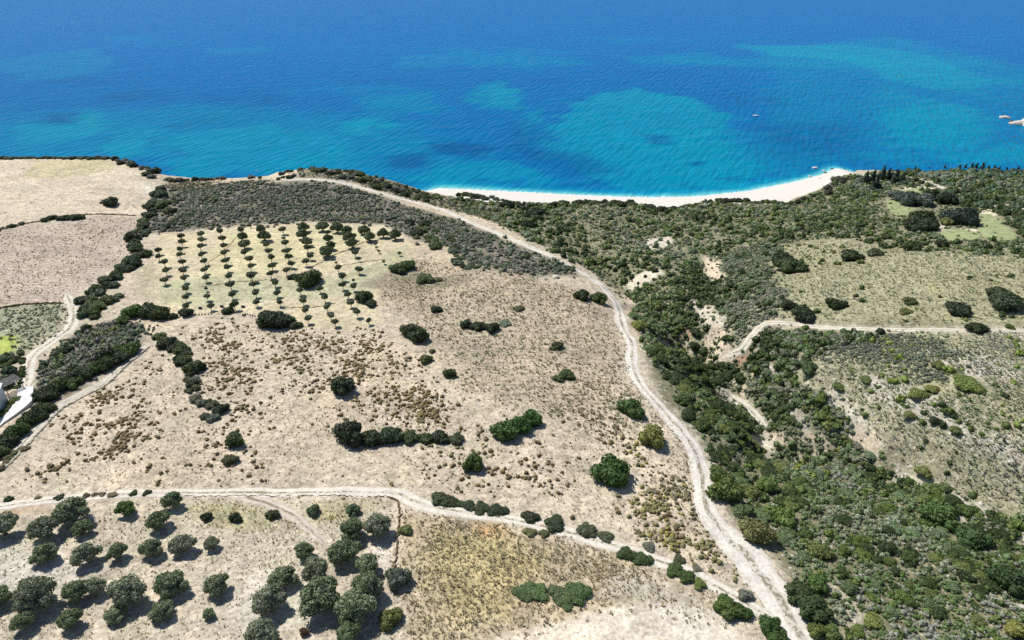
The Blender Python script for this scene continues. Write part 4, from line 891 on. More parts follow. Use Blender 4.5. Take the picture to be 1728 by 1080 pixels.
def templ(seeds, nl, core, leaf, h, zmin=0.0, sq=0.5):
    T = []
    for s in seeds:
        rg = np.random.default_rng(s); lob = [((0, 0, h * 0.35), (sq * 0.92, sq * 0.92, h * 0.62))]
        if nl > 20: lob = [((rg.normal() * 0.13, rg.normal() * 0.13, h * 0.3), (sq * 0.66, sq * 0.66, h * 0.6)), ((rg.normal() * 0.2, rg.normal() * 0.2, h * 0.25), (sq * 0.55, sq * 0.55, h * 0.52))]
        T.append(plant(lob, nl, leaf, rg, core, zmin, 0.92, 0.8, 0.26))
    return T
T_MAQ = templ(range(500, 508), 34, 1, 0.10, 0.62)
T_GAR = templ(range(520, 526), 19, 1, 0.15, 0.6, 0.0, 0.42)
T_CUS = templ(range(540, 546), 6, 1, 0.10, 0.55)
def tuft(seeds, n, h=0.75):
    T = []
    for sd in seeds:
        rg = np.random.default_rng(sd); V, F, tn = [], [], []
        for i in range(n):
            a = rg.random() * 6.283; r0 = 0.16 * rg.random(); r1 = r0 + 0.18 + 0.32 * rg.random(); hh = h * (0.45 + 0.6 * rg.random()); wd = 0.07 + 0.06 * rg.random()
            c, s_ = math.cos(a), math.sin(a); b0 = np.array([r0 * c, r0 * s_, 0.0]); px_ = np.array([-s_, c, 0.0]) * wd; tip = np.array([r1 * c, r1 * s_, hh])
            k = len(V); V += [b0 - px_, b0 + px_, b0 * 0.4 + tip * 0.6 + px_ * 1.3 + [0, 0, .1 * h], tip, b0 * 0.4 + tip * 0.6 - px_ * 1.3 + [0, 0, .1 * h]]
            F += [(k, k + 1, k + 2), (k, k + 2, k + 4), (k + 4, k + 2, k + 3)]; tn += [0.86 + 0.28 * rg.random()] * 5
        T.append((np.array(V), np.array(F), np.array(tn)))
    return T
T_GRS = tuft(range(590, 598), 11); T_WEE = tuft(range(600, 606), 4, 0.9)
def scatter_mesh(name, label, cat, T, P, S, C, seed, hs=(0.8, 1.25), sink=0.04):
    rg = np.random.default_rng(seed); k = rg.integers(0, len(T), len(P)); a = rg.random(len(P)) * 6.283; h = rg.uniform(*hs, len(P)); asp = rg.uniform(0.8, 1.25, len(P))
    Vs, Fs, Cs, o = [], [], [], 0
    for t in range(len(T)):
        m = k == t; V, F, tn = T[t]; n = m.sum()
        if not n: continue
        ca, sa = np.cos(a[m])[:, None], np.sin(a[m])[:, None]; s = S[m][:, None]
        x = V[None, :, 0] * s * asp[m][:, None]; y = V[None, :, 1] * s; z = V[None, :, 2] * s * h[m][:, None]
        W = np.stack([x * ca - y * sa + P[m][:, 0:1], x * sa + y * ca + P[m][:, 1:2], z + P[m][:, 2:3] - sink * s], -1)
        Vs.append(W.reshape(-1, 3)); Fs.append((F[None] + (np.arange(n) * len(V))[:, None, None] + o).reshape(-1, 3)); o += n * len(V)
        Cs.append((C[m][:, None, :] * tn[None, :, None]).reshape(-1, 3))
    me = mesh_np(name, np.vstack(Vs), np.vstack(Fs), {'Col': ('FLOAT_COLOR', np.vstack(Cs))}, False, M_FOL)
    o = link(name, me, color=(1, 1, 1)); tag(o, label, cat, kind='stuff'); return o
def colours(P, pals, wts, seed, csc=22):
    """plants of a kind grow in drifts: the palette follows a broad pattern"""
    rg = np.random.default_rng(seed); n = len(P); f = fbm(P[:, 0], P[:, 1], csc, seed, 4, 0.65) + rg.normal(size=n) * 0.12
    r = np.argsort(np.argsort(f)) / max(1, n); edges = np.cumsum(wts) / np.sum(wts); ki = np.minimum(np.searchsorted(edges, r), len(pals) - 1)
    out = np.zeros((n, 3))
    for k, pl in enumerate(pals):
        m = ki == k; L = np.array([alb(c, 0.92) for c in pl]); out[m] = L[rg.integers(0, len(L), m.sum())]
    return out * rg.uniform(0.82, 1.2, n)[:, None] * FK

maq = []   # (points, sizes, colours)
def add_maq(P, n, sr, pals, wts, seed, clump=0.25, csc=16):
    p = scatter(P, n, seed, clump, csc, 0.8); rg = np.random.default_rng(seed + 1)
    s = sr[0] + (sr[1] - sr[0]) * rg.random(len(p)) ** 1.8; maq.append((p, s, colours(p, pals, wts, seed + 2)))
add_maq([(1062,500),(1110,535),(1200,560),(1262,625),(1240,655),(1190,650),(1300,760),(1335,830),(1300,920),(1250,885),(1205,790),(1155,690),(1092,610)], 520, (1.6, 4.6), [G_DARK, G_MID, [(78,92,62)]], [5, 2, 2], 601, 0.05)
add_maq([(1290,770),(1400,735),(1500,790),(1728,925),(1800,960),(1800,1130),(1380,1130),(1345,1000),(1300,900)], 520, (1.0, 3.5), [G_DARK, G_MID, [(84,98,70)], G_GREY, G_YEL], [3, 4, 4, 2, .5], 611, 0.3)
add_maq([(760,333),(870,345),(930,346),(1000,342),(1060,345),(1130,353),(1205,340),(1300,344),(1340,344),(1400,316),(1430,300),(1480,345),(1450,395),(1240,420),(1180,465),(1110,515),(1060,490),(1000,462),(900,408),(800,366)], 2300, (1.1, 4.0), [G_DARK, G_MID, [(92,104,80)], G_MID, G_GREY], [4, 4, 4, 2, 3], 621, 0.12)
add_maq([(1420,300),(1500,290),(1728,288),(1770,290),(1770,420),(1728,410),(1720,390),(1690,362),(1640,352),(1590,345),(1520,312),(1470,340),(1440,330)], 1700, (1.8, 4.8), [G_DARK, [(72,86,70)], G_MID, [(100,104,92)]], [4, 4, 2, 2], 631, 0.0)
add_maq([(1440,345),(1500,362),(1530,385),(1640,410),(1728,405),(1728,440),(1500,420),(1400,402),(1330,395)], 480, (1.2, 3.6), [G_DARK, G_MID, [(84,94,72)]], [4, 2, 2], 641, 0.1)
add_maq([(1180,470),(1240,420),(1330,400),(1300,470),(1320,540),(1280,565),(1220,560),(1180,520)], 420, (1.2, 3.2), [G_DARK, [(80,92,70)], G_GREY], [3, 3, 3], 651, 0.1)
add_maq([(1260,560),(1300,552),(1400,560),(1480,568),(1380,600),(1340,640),(1400,700),(1480,760),(1450,800),(1380,740),(1300,700),(1270,640)], 620, (1.3, 3.6), [G_DARK, G_GREY, [(78,94,64)], G_MID], [4, 3, 2, 2], 661, 0.12)
add_maq([(75,622),(130,562),(190,544),(240,560),(232,588),(150,640),(75,668)], 420, (1.2, 3.0), [G_GREY, [(80,88,70)], G_MID, [(96,90,88)]], [3, 3, 1, 2], 671, 0.0)
add_maq([(1345,580),(1728,565),(1728,860),(1600,830),(1480,740)], 90, (0.9, 2.6), [[(96,108,50)], G_MID, G_DARK], [3, 2, 1], 681, 0.5)
add_maq([(1240,432),(1400,404),(1728,430),(1728,550),(1400,545),(1310,538)], 80, (0.9, 2.8), [G_DARK, [(88,96,52)]], [3, 2], 691, 0.5)
add_maq([(1480,760),(1600,830),(1728,880),(1728,960),(1600,880),(1460,800)], 140, (1.4, 3.6), [G_DARK, G_MID, [(84,96,60)]], [3, 2, 1], 701, 0.4)
add_maq([(270,385),(290,320),(420,312),(560,316),(640,336),(760,374),(860,416),(950,456),(800,450),(700,395),(540,370),(400,376)], 130, (1.2, 2.8), [G_DARK, [(84,94,76)], G_MID], [3, 4, 2], 704, 0.3)
add_maq([(1222,648),(1290,650),(1345,690),(1400,735),(1390,765),(1310,770),(1250,705)], 190, (1.1, 3.2), [G_DARK, [(86,98,70)], G_MID, G_GREY], [3, 3, 2, 2], 703, 0.1)
add_maq([(1062,480),(1100,492),(1180,465),(1215,500),(1225,545),(1200,562),(1130,552),(1090,530)], 260, (1.2, 3.4), [G_DARK, G_MID, [(84,96,66)]], [4, 2, 2], 705, 0.1)
add_maq([(500,279),(545,278),(598,287),(650,304),(700,321),(750,332),(800,338),(820,362),(780,360),(700,338),(640,321),(570,302),(505,300)], 420, (1.0, 2.8), [G_DARK, G_MID, G_GREY], [3, 3, 3], 706, 0.1)
MP = np.vstack([m[0] for m in maq]); MS = np.concatenate([m[1] for m in maq]); MC = np.vstack([m[2] for m in maq])
u, v, dep = project(MP); px = MS / dep * FPX; vis = (u > 8) & (u < 1720) & (v > 240) & (v < 1074)
order = np.argsort(-(px * vis)); top = order[:300]; rest = order[300:]
items = []
for i in top:
    s = MS[i]; far = u[i] > 1400 and v[i] < 440
    o = link('maquis_shrub', random.choice(SHB), None, (MP[i][0], MP[i][1], MP[i][2] - 0.08), random.random() * 6.28, (s, s * random.uniform(.85, 1.15), s * random.uniform(.48, .78)), MC[i] * np.array([1.1, 1.12, 1.0]))
    if u[i] > 1430 and v[i] < 440: tag(o, 'dark evergreen shrub in the wood on the far right headland', 'shrub', 'large shrubs of the headland wood')
    elif v[i] < 520: tag(o, 'green evergreen shrub in the dense scrub between the track and the beach', 'shrub', 'large shrubs behind the beach')
    elif v[i] < 780: tag(o, 'dark evergreen shrub in the ravine right of the main track', 'shrub', 'large shrubs in the ravine')
    else: tag(o, 'large evergreen shrub in the scrub of the lower right slope', 'shrub', 'large shrubs of the lower right slope')
    items.append((o, u[i], v[i], MC[i] / FK))
MARKS = [('the bright yellow corner bush',1720,1060),('the thin white trail',1440,1035),('the wide track bend',1290,975),('the large olive-brown bush',1283,895),('the tall yellow-green track bush',1225,822),('the white slope rock',1450,811),
         ('the stony strip',1590,840),('the white footpath',1260,690),('the orange clay patch',1150,555),('the pale track end',1230,600),('the bright verge bush',1079,548),('the broad right-edge bush',1700,975),('the white clay face',1090,465),
         ('the beach corner bush',1397,317),('the green lawn',1515,350),('the rounded mound',1550,322),('the large lawn',1680,385),('the white outcrop',1110,405),('the paired track bushes',996,500),('the left beach end',760,325),('the yellow-green low bush',1476,1047),
         ('the long flat bright bush',1635,646),('the wide dark slope bush',1325,436),('the dark bottom bush',1372,1025)]
by_landmark(items, MARKS, 'evergreen shrub')
scatter_mesh('maquis_scrub', 'dense green and grey scrub covering the ravine and coast slopes', 'scrub', T_MAQ, MP[rest], MS[rest], MC[rest] * np.array([1.15, 1.17, 1.05]), 710, (0.6, 1.1))

def low(name, label, parts, T, seed, hs, fz=2.2):
    Ps, Ss, Cs = [], [], []
    for (P, n, sr, pals, wts, sd, clump, csc) in parts:
        p = scatter(P, n, sd, clump, csc, 0.1, fuzz=fz); rg = np.random.default_rng(sd + 1); Ps.append(p); Ss.append(sr[0] + (sr[1] - sr[0]) * rg.random(len(p)) ** 1.9); Cs.append(colours(p, pals, wts, sd + 2, 18))
    return np.vstack(Ps), np.concatenate(Ss), np.vstack(Cs)
# grey heath and garrigue: ground cover
HE = [(236,392),(264,342),(292,314),(420,308),(480,309),(560,311),(640,332),(760,370),(860,412),(960,452),(982,464),(900,464),(792,460),(774,424),(700,402),(650,380),(540,374),(400,382),(270,390)]
h1 = [(HE, 7600, (0.6, 2.6), [[(108,106,98),(96,96,88)], [(88,98,80),(100,106,90)], [(122,114,106)], [(82,92,70)]], [4, 4, 3, 2], 801, 0.34, 9),
      ([(1290,770),(1400,735),(1500,790),(1728,925),(1800,960),(1800,1130),(1380,1130),(1345,1000),(1300,900)], 4200, (0.5, 1.6), [[(116,120,102)], [(96,108,76)], [(82,98,56)], [(122,122,112)]], [3, 4, 4, 2], 811, 0.0, 12),
      ([(760,333),(870,345),(930,346),(1000,342),(1060,345),(1130,353),(1205,340),(1300,344),(1340,344),(1400,316),(1430,300),(1480,345),(1450,395),(1240,420),(1180,465),(1110,515),(1060,490),(1000,462),(900,408),(800,366)], 4600, (0.7, 1.7), [[(98,110,80)], [(84,102,60)], [(114,116,98)]], [3, 5, 2], 821, 0.0, 12),
      ([(1180,470),(1240,420),(1330,400),(1300,470),(1330,540),(1290,590),(1340,640),(1450,720),(1480,780),(1380,740),(1280,690),(1240,640),(1180,560)], 3200, (0.6, 1.5), [[(118,116,108)], [(102,108,90)], [(86,98,68)]], [4, 3, 3], 831, 0.06, 10),
      ([(1345,580),(1500,562),(1640,590),(1600,640),(1500,620),(1400,600)], 900, (0.6, 1.4), [[(100,104,90)], [(92,96,84)]], [1, 1], 841, 0.2, 10),
      ([(1420,300),(1500,290),(1728,288),(1770,290),(1770,432),(1640,420),(1500,410),(1440,390),(1440,330)], 2600, (0.8, 1.9), [[(84,96,66)], [(96,104,82)], [(76,90,56)]], [3, 2, 3], 845, 0.0, 10),
      ([(1062,480),(1100,492),(1180,465),(1215,500),(1225,545),(1200,562),(1130,552),(1090,530)], 700, (0.6, 1.5), [[(96,102,80)], [(86,98,68)]], [1, 1], 846, 0.0, 10),
      ([(492,280),(545,278),(598,287),(650,304),(700,321),(750,332),(800,337),(830,366),(780,362),(700,339),(640,322),(570,303),(490,301)], 1700, (0.6, 1.5), [[(104,102,88)], [(88,98,70)], [(112,104,90)]], [2, 3, 1], 847, 0.0, 10),
      ([(280,304),(330,305),(450,304),(470,300),(450,308),(350,316),(285,316)], 500, (0.5, 1.2), [[(104,98,84)], [(92,96,74)]], [1, 1], 848, 0.0, 10),
      ([(1215,645),(1290,648),(1345,690),(1405,735),(1395,770),(1310,775),(1245,705)], 900, (0.5, 1.5), [[(112,114,100)], [(94,104,76)], [(122,120,110)]], [2, 3, 1], 849, 0.0, 10),
      ([(1062,500),(1110,535),(1200,560),(1262,625),(1240,655),(1190,650),(1300,760),(1335,830),(1300,920),(1250,885),(1205,790),(1155,690),(1092,610)], 1300, (0.5, 1.5), [[(104,110,88)], [(88,102,68)], [(120,118,108)]], [3, 3, 2], 844, 0.0, 10),
      ([(0,518),(108,516),(124,540),(95,572),(50,596),(0,560)], 420, (0.5, 1.1), [[(124,126,108)], [(112,118,92)]], [1, 1], 851, 0.0, 10),
      ([(75,622),(130,562),(190,544),(240,560),(232,588),(150,640),(75,668)], 900, (0.7, 1.5), [[(100,98,94)], [(92,96,82)]], [1, 1], 861, 0.0, 10),
      ([(800,362),(900,402),(990,452),(1010,470),(1050,500),(1000,455),(900,398),(800,352)], 420, (0.6, 1.3), [[(110,106,90)], [(92,96,76)]], [1, 1], 871, 0.0, 10)]
P, S, C = low('heath', '', h1, T_GAR, 0, None, 2.0)
scatter_mesh('heath_scrub', 'low grey heath carpeting the plateau edge and the ravine sides', 'scrub', T_GAR, P, S, C * np.array([1.0, 1.03, 0.97]), 880, (0.6, 1.05))
# grassy hummocks and dry tufts
g1 = [([(1240,432),(1400,404),(1560,420),(1728,430),(1850,430),(1850,552),(1728,552),(1400,545),(1310,538),(1240,505)], 4200, (0.4, 1.1), [[(124,126,96),(130,130,100)], [(108,114,82)], [(108,112,94)]], [3, 3, 3], 901, 0.0, 10),
      ([(1345,580),(1500,566),(1800,570),(1800,880),(1728,872),(1600,835),(1500,755),(1420,690),(1360,640)], 4200, (0.35, 1.0), [[(122,126,96),(128,128,100)], [(104,112,84)], [(112,114,104)]], [3, 3, 3], 911, 0.12, 10),
      ([(690,874),(760,868),(900,893),(1060,936),(1150,988),(1220,1025),(1060,1018),(960,1044),(850,1070),(800,1100),(700,1100),(682,960)], 3000, (0.25, 0.7), [[(124,110,86),(112,100,78)], [(134,124,98)], [(102,94,74)], [(122,116,92)]], [3, 3, 2, 2], 921, 0.25, 8),
      ([(700,432),(780,442),(900,470),(1010,500),(1042,560),(1058,640),(1000,690),(860,690),(780,660),(740,600),(690,540),(645,500),(665,460)], 4200, (0.3, 0.9), [[(122,112,90)], [(110,102,80)], [(118,114,86)], [(112,114,88)]], [3, 3, 2, 2], 931, 0.12, 7),
      ([(300,845),(640,842),(664,860),(560,880),(340,890)], 260, (0.25, 0.6), [[(140,132,92)]], [1], 941, 0.3, 8),
      ([(1000,640),(1060,640),(1080,680),(1050,760),(900,700)], 500, (0.4, 0.9), [[(118,114,88)], [(110,104,80)]], [1, 1], 951, 0.2, 8)]
P, S, C = low('grass', '', g1, T_CUS, 0, None)
scatter_mesh('dry_grass', 'dry yellowish grass tufts on the slopes and fallow fields', 'grass', T_GRS, P, S * 1.05, np.minimum(C * 1.42, 0.6), 960, (0.4, 0.75))
# rounded cushion plants dotted over the pale field
MAINF = [(8,822),(70,735),(180,655),(258,592),(300,545),(430,536),(520,560),(640,560),(700,600),(770,660),(900,715),(1000,700),(1056,700),(1125,770),(1160,850),(1215,930),(1255,1000),(1100,915),(960,885),(850,845),(690,822),(400,812)]
c1 = [(MAINF, 1500, (0.3, 1.35), [[(108,96,66)], [(102,90,64),(94,84,60)], [(118,106,70)], [(112,108,72)]], [4, 4, 2, 1], 1001, 0.43, 10),
      ([(330,560),(430,545),(560,575),(640,600),(720,640),(760,700),(640,690),(450,640),(420,700),(400,760),(350,600)], 1100, (0.3, 1.35), [[(106,94,62)], [(108,94,60)], [(118,106,68)]], [3, 4, 2], 1011, 0.42, 8),
      ([(540,560),(640,560),(700,640),(790,700),(770,725),(690,715),(600,640)], 520, (0.3, 1.4), [[(110,98,64)], [(120,108,70)], [(112,98,62)]], [3, 2, 2], 1021, 0.42, 8),
      ([(170,665),(260,640),(250,730),(150,770),(120,720)], 420, (0.3, 1.3), [[(110,96,64)], [(118,104,70)]], [3, 1], 1031, 0.42, 8),
      ([(1060,690),(1100,770),(1180,830),(1200,890),(1260,960),(1280,1010),(1180,960),(1080,910),(1040,860),(1120,830)], 560, (0.3, 1.4), [[(112,110,72)], [(128,122,66)], [(108,102,76)]], [3, 2, 3], 1041, 0.36, 8)]
P, S, C = low('cushions', '', c1, T_CUS, 0, None)
u, v, dep = project(P); px = S / dep * FPX * ((u > 4) & (u < 1724) & (v < 1076))
order = np.argsort(-px); top, rest = order[:300], order[300:]
items = []
CUS = [plant_mesh('cushion_foliage', t) for t in templ(range(560, 566), 40, 2, 0.07, 0.62)]
for i in top:
    o = link('cushion_plant', random.choice(CUS), None, (P[i][0], P[i][1], P[i][2] - 0.03), random.random() * 6.28, (S[i], S[i] * random.uniform(.85, 1.15), S[i] * random.uniform(.7, 1.0)), C[i])
    if u[i] > 1000: tag(o, 'rounded brown-green cushion plant in the field corner left of the main track', 'plant', 'cushion plants near the main track')
    elif u[i] < 420: tag(o, 'rounded brown cushion plant in the left part of the pale field', 'plant', 'cushion plants of the left field')
    else: tag(o, 'rounded brown cushion plant in the middle of the pale field', 'plant', 'cushion plants of the middle field')
    items.append((o, u[i], v[i], C[i] / FK))
by_landmark(items, [('the round yellow-green bush',1102,735),('the largest round bush',1034,791),('the lone green bush',799,780),('the round bush by the track',1066,684),('the track junction',1290,1010),('the low hedge',800,853),('the upper bank bush',936,882),
    ('the grey bank bush',1095,922),('the left bush line',389,775),('the hedge row',680,737),('the lane',150,660),('the lone dark bush',576,651),('the green tree clump',872,715),('the beige track',250,833),('the lane foot',20,775),('the tall yellow-green track bush',1225,822)], 'rounded cushion plant')
scatter_mesh('cushion_plants', 'countless small brown cushion plants dotting the pale field', 'plants', T_CUS, P[rest], S[rest], C[rest], 1060, (0.7, 1.05))

# thin dead weeds over the bare fields, a hand high
WEED = [[(112,98,74)], [(98,88,66)], [(124,112,86)], [(104,102,78)]]
w1 = [(MAINF, 6500, (0.14, 0.5), WEED, [3, 3, 2, 1], 1101, 0.22, 11),
      ([(-40,264),(180,264),(216,282),(268,318),(238,362),(150,360),(0,384),(-40,390)], 1500, (0.2, 0.6), WEED, [3, 3, 2, 1], 1111, 0.25, 14),
      ([(-40,396),(0,390),(150,368),(236,368),(214,420),(168,470),(112,506),(0,512),(-40,514)], 2600, (0.2, 0.7), WEED, [3, 3, 2, 1], 1121, 0.2, 9),
      ([(-60,872),(250,842),(640,840),(672,850),(668,970),(690,1110),(-60,1110)], 3600, (0.12, 0.45), [[(120,108,80)], [(104,98,72)], [(132,120,88)]], [3, 3, 2], 1131, 0.22, 8),
      ([(700,432),(780,442),(900,470),(1010,500),(1042,560),(1058,640),(1000,690),(860,690),(780,660),(740,600),(690,540),(645,500),(665,460)], 2400, (0.2, 0.6), WEED, [3, 3, 2, 1], 1141, 0.12, 6),
      ([(1240,432),(1400,404),(1560,420),(1760,430),(1760,552),(1400,545),(1310,538),(1240,505)], 3000, (0.25, 0.7), [[(104,106,72)], [(92,98,66)]], [1, 1], 1151, 0.15, 7),
      ([(1345,580),(1500,566),(1760,570),(1760,880),(1600,835),(1500,755),(1420,690),(1360,640)], 4200, (0.2, 0.7), [[(98,100,76)], [(88,94,66)], [(104,102,90)]], [1, 1, 1], 1161, 0.15, 7),
      ([(690,874),(760,868),(900,893),(1060,936),(1150,988),(1220,1025),(1060,1018),(960,1044),(850,1070),(800,1100),(700,1100),(682,960)], 2200, (0.12, 0.45), [[(112,98,70)], [(122,106,76)], [(104,98,70)]], [3, 2, 2], 1171, 0.15, 6),
      ([(264,398),(400,384),(540,377),(650,381),(692,405),(662,458),(645,545),(600,556),(500,553),(320,532),(252,505)], 900, (0.15, 0.45), WEED, [1, 1, 1, 1], 1181, 0.3, 10),
      ([(1050,640),(1090,660),(1180,780),(1200,880),(1290,1000),(1260,1010),(1170,860),(1130,760),(1070,690)], 900, (0.15, 0.5), WEED, [1, 1, 1, 1], 1191, 0.1, 6)]
P, S, C = low('weeds', '', w1, T_WEE, 0, None)
scatter_mesh('dead_weeds', 'thin dead weeds sprinkled over the bare fields', 'weeds', T_WEE, P, S * 1.2, C * 1.25, 1195, (0.45, 0.85))
belt([(770,326),(830,334),(880,343),(930,344),(1000,340),(1060,343),(1130,351),(1170,346),(1205,337),(1260,340),(1300,341),(1335,343),(1365,331),(1392,322)], 84, (9, 19), 3, 'dark shrub on the bank directly above the beach sand', 'shrubs on the bank above the beach', [G_DARK, G_DARK, [(74,86,64)], G_MID], (.6, .95), seed=33)

# ------------------------------------------------------------------ rocks
def rock_mesh(seed, mat, sub=3, flat=0.6, name='rock'):
    V, F = ICO[sub]; r = 1 + 0.35 * fbm(V[:, 0] + seed, V[:, 1] + V[:, 2] * 1.7, 0.9, seed, 3) + 0.2 * fbm(V[:, 2] + seed, V[:, 0] - V[:, 1], 0.4, seed + 3, 2)
    W = V * r[:, None]; W[:, 2] *= flat
    return mesh_np(name, W, F, None, False, mat)
RK = [rock_mesh(i + 1, M_ROCK) for i in range(4)]; RD = [rock_mesh(i + 11, M_DROCK) for i in range(4)]
for u_, v_, w, dk, lab in [(1375,284,9,0,'pale flat rock in the water off the beach corner'),(1390,288,5,0,'small pale rock between the pale flat rock and the beach'),(1404,285,5,1,'dark rock in the water at the end of the beach'),
      (1393,292,6,1,'dark rock on the waterline of the beach corner'),(1366,298,6,0,'pale rock in the shallows left of the beach corner'),(1383,301,5,0,'small pale stone on the sand near the waterline'),
      (562,299,5,0,'white boulder beside the track on the knoll'),(433,340-52,3,0,'tiny white rock in the sea left of the knoll'),(938,468,12,0,'pale boulder among bushes beside the upper track'),
      (464,308,8,0,'pale boulder at the end of the cliff path'),(1450,811,10,0,'white rock in the scrub of the right slope')]:
    p = at_z(u_, v_, 0.0); sea_ = ground_z(p[0], p[1]) < 0
    q = np.append(p, 0.0) if sea_ else hit(u_, v_)[0]; w_ = w * depth_of(q) / FPX
    o = link('boulder', random.choice(RD if dk else RK), None, (q[0], q[1], q[2] + 0.05 * w_), random.random() * 6, (w_ * 0.5, w_ * 0.42, w_ * 0.42)); tag(o, lab, 'rock')
# rock islet at the right edge
p = at_z(1736, 214, 0.0); D_ = p[1] * CP + CAMZ * SP; k = D_ / FPX
e = empty('rock_islet', (p[0], p[1], 0)); tag(e, 'pale rocky islet in the sea at the right edge', 'islet')
for i, (dx, dy, w, h, m) in enumerate([(4,0,15,.6,RK),(-6,5,9,.45,RK),(-9,-8,8,.4,RK),(6,-16,9,.4,RK),(16,8,14,.5,RK),(-9,-14,4,.4,RD),(-11,-5,4,.4,RD),(-7,10,4,.4,RD),(-2,18,6,.4,RK)]):
    link('rock', m[i % 4], e, (dx * k * 1.1, dy * k * 3.4, 0.1), i * 1.3, (w * k * 0.8, w * k * 1.5, w * k * h * 2.6))
for u_, v_, w, lab in [(1695,195,4,'small dark rock in the sea left of the islet'),(1712,231,4,'small dark rock in the sea below the islet')]:
    p = at_z(u_, v_, 0.0); w_ = w * (p[1] * CP + CAMZ * SP) / FPX
    tag(link('boulder', RD[1], None, (p[0], p[1], 0.1), 0.4, (w_ * .5, w_ * .5, w_ * .4)), lab, 'rock')

# ------------------------------------------------------------------ boat
p = at_z(1275, 196, 0.0)
boat = empty('motorboat', (p[0], p[1], 0), R(-12)); tag(boat, 'small white motorboat on the open water of the bay', 'boat')
L_, Wd = 4.6, 1.8
sec = np.linspace(-1, 1, 13); V, F = [], []
for i, t in enumerate(sec):
    hw = Wd / 2 * (1 - max(0, t) ** 2.2) * (0.94 if t < -0.9 else 1.0) + 0.02; zt = 0.62 + 0.22 * max(0, t) ** 2; x = t * L_ / 2
    V += [(x, -hw, zt), (x, -hw * 0.8, 0.1), (x, 0, -0.22 + 0.25 * max(0, t) ** 3), (x, hw * 0.8, 0.1), (x, hw, zt), (x, hw - 0.12 if hw > .14 else 0.01, zt), (x, hw * .7, 0.32), (x, -hw * .7, 0.32), (x, -(hw - 0.12) if hw > .14 else -.01, zt)]
for i in range(12):
    for j in range(9): F.append((i * 9 + j, (i + 1) * 9 + j, (i + 1) * 9 + (j + 1) % 9, i * 9 + (j + 1) % 9))
me = bpy.data.meshes.new('hull'); me.from_pydata(V, [], F + [tuple(range(9))]); me.materials.append(M_GEL); link('hull', me, boat)
bm = bmesh.new(); box_bm(bm, 0.25, 0, 0.75, 0.8, 0.7, 0.75, 0, 0.06); link('console', bm_mesh('console', bm, M_GEL), boat)
bm = bmesh.new(); box_bm(bm, 0.62, 0, 1.18, 0.05, 0.7, 0.4); link('windscreen', bm_mesh('windscreen', bm, M_GLASS), boat)
bm = bmesh.new(); box_bm(bm, -0.7, 0, 0.5, 0.6, 1.1, 0.36, 0, 0.05); link('seat', bm_mesh('seat', bm, M_GEL), boat)
bm = bmesh.new(); box_bm(bm, -2.42, 0, 0.7, 0.34, 0.36, 0.6, 0, 0.06); box_bm(bm, -2.45, 0, 0.1, 0.16, 0.12, 0.9); link('outboard_engine', bm_mesh('outboard_engine', bm, M_BLACK), boat)

# ------------------------------------------------------------------ villa corner at the left edge
def slab(name, P, z0, z1, mat, label=None, kind=None, cat=None, lift=None):
    W = pts(P); z = W[:, 2].max() if lift is None else lift; n = len(P)
    V = [(x, y, z + z0) for x, y, _ in W] + [(x, y, z + z1) for x, y, _ in W]
    F = [tuple(range(n))[::-1], tuple(range(n, 2 * n))] + [(i, (i + 1) % n, n + (i + 1) % n, n + i) for i in range(n)]
    me = bpy.data.meshes.new(name); me.from_pydata(V, [], F); me.materials.append(mat); bm = bmesh.new(); bm.from_mesh(me); bmesh.ops.recalc_face_normals(bm, faces=bm.faces); bm.to_mesh(me); bm.free()
    return link(name, me)
tag(slab('terrace', [(59,657),(33,660),(31,673),(20,692),(0,709),(-20,724),(-20,737),(6,716),(27,702),(46,689),(56,680)], -1.6, 0.05, M_PAVE), 'white paved terrace at the end of the left track', kind='structure')
q = hit(-30, 690)[0]
hs = empty('house', (q[0], q[1], q[2])); tag(hs, 'corner of a flat-roofed white house at the left edge', 'house')
def to_local(o, e):
    o.parent = e; o.location = (-e.location.x, -e.location.y, -e.location.z)
to_local(slab('wall', [(-90,674),(12,672),(0,700),(-30,740),(-90,740)], -1.0, 2.6, M_WHITE), hs)
to_local(slab('roof', [(-93,671),(14.5,669),(2,701),(-29,744),(-93,744)], 2.605, 2.85, M_PAVE), hs)
# slatted pergola
A = hit(14, 668)[0]; Bp = hit(33, 660)[0]
pg = empty('pergola', (A[0], A[1], A[2]), math.atan2(Bp[1] - A[1], Bp[0] - A[0])); tag(pg, 'dark slatted pergola on the white terrace', 'pergola')
LX = 3.4
for sx_ in (0.1, LX):
    for sy_ in (0.0, 3.0):
        bm = bmesh.new(); box_bm(bm, sx_, sy_, 1.2, 0.14, 0.14, 2.6); link('post', bm_mesh('post', bm, M_DARK), pg)
for sx_ in (0.1, LX):
    bm = bmesh.new(); box_bm(bm, sx_, 1.5, 2.58, 0.16, 3.3, 0.16); link('beam', bm_mesh('beam', bm, M_DARK), pg)
bm = bmesh.new(); box_bm(bm, LX / 2, 0, 2.72, LX + 0.5, 0.34, 0.07); sl = bm_mesh('slat', bm, M_DARK)
for i in range(6): link('slat', sl, pg, (0, -0.1 + i * 0.62, 0))

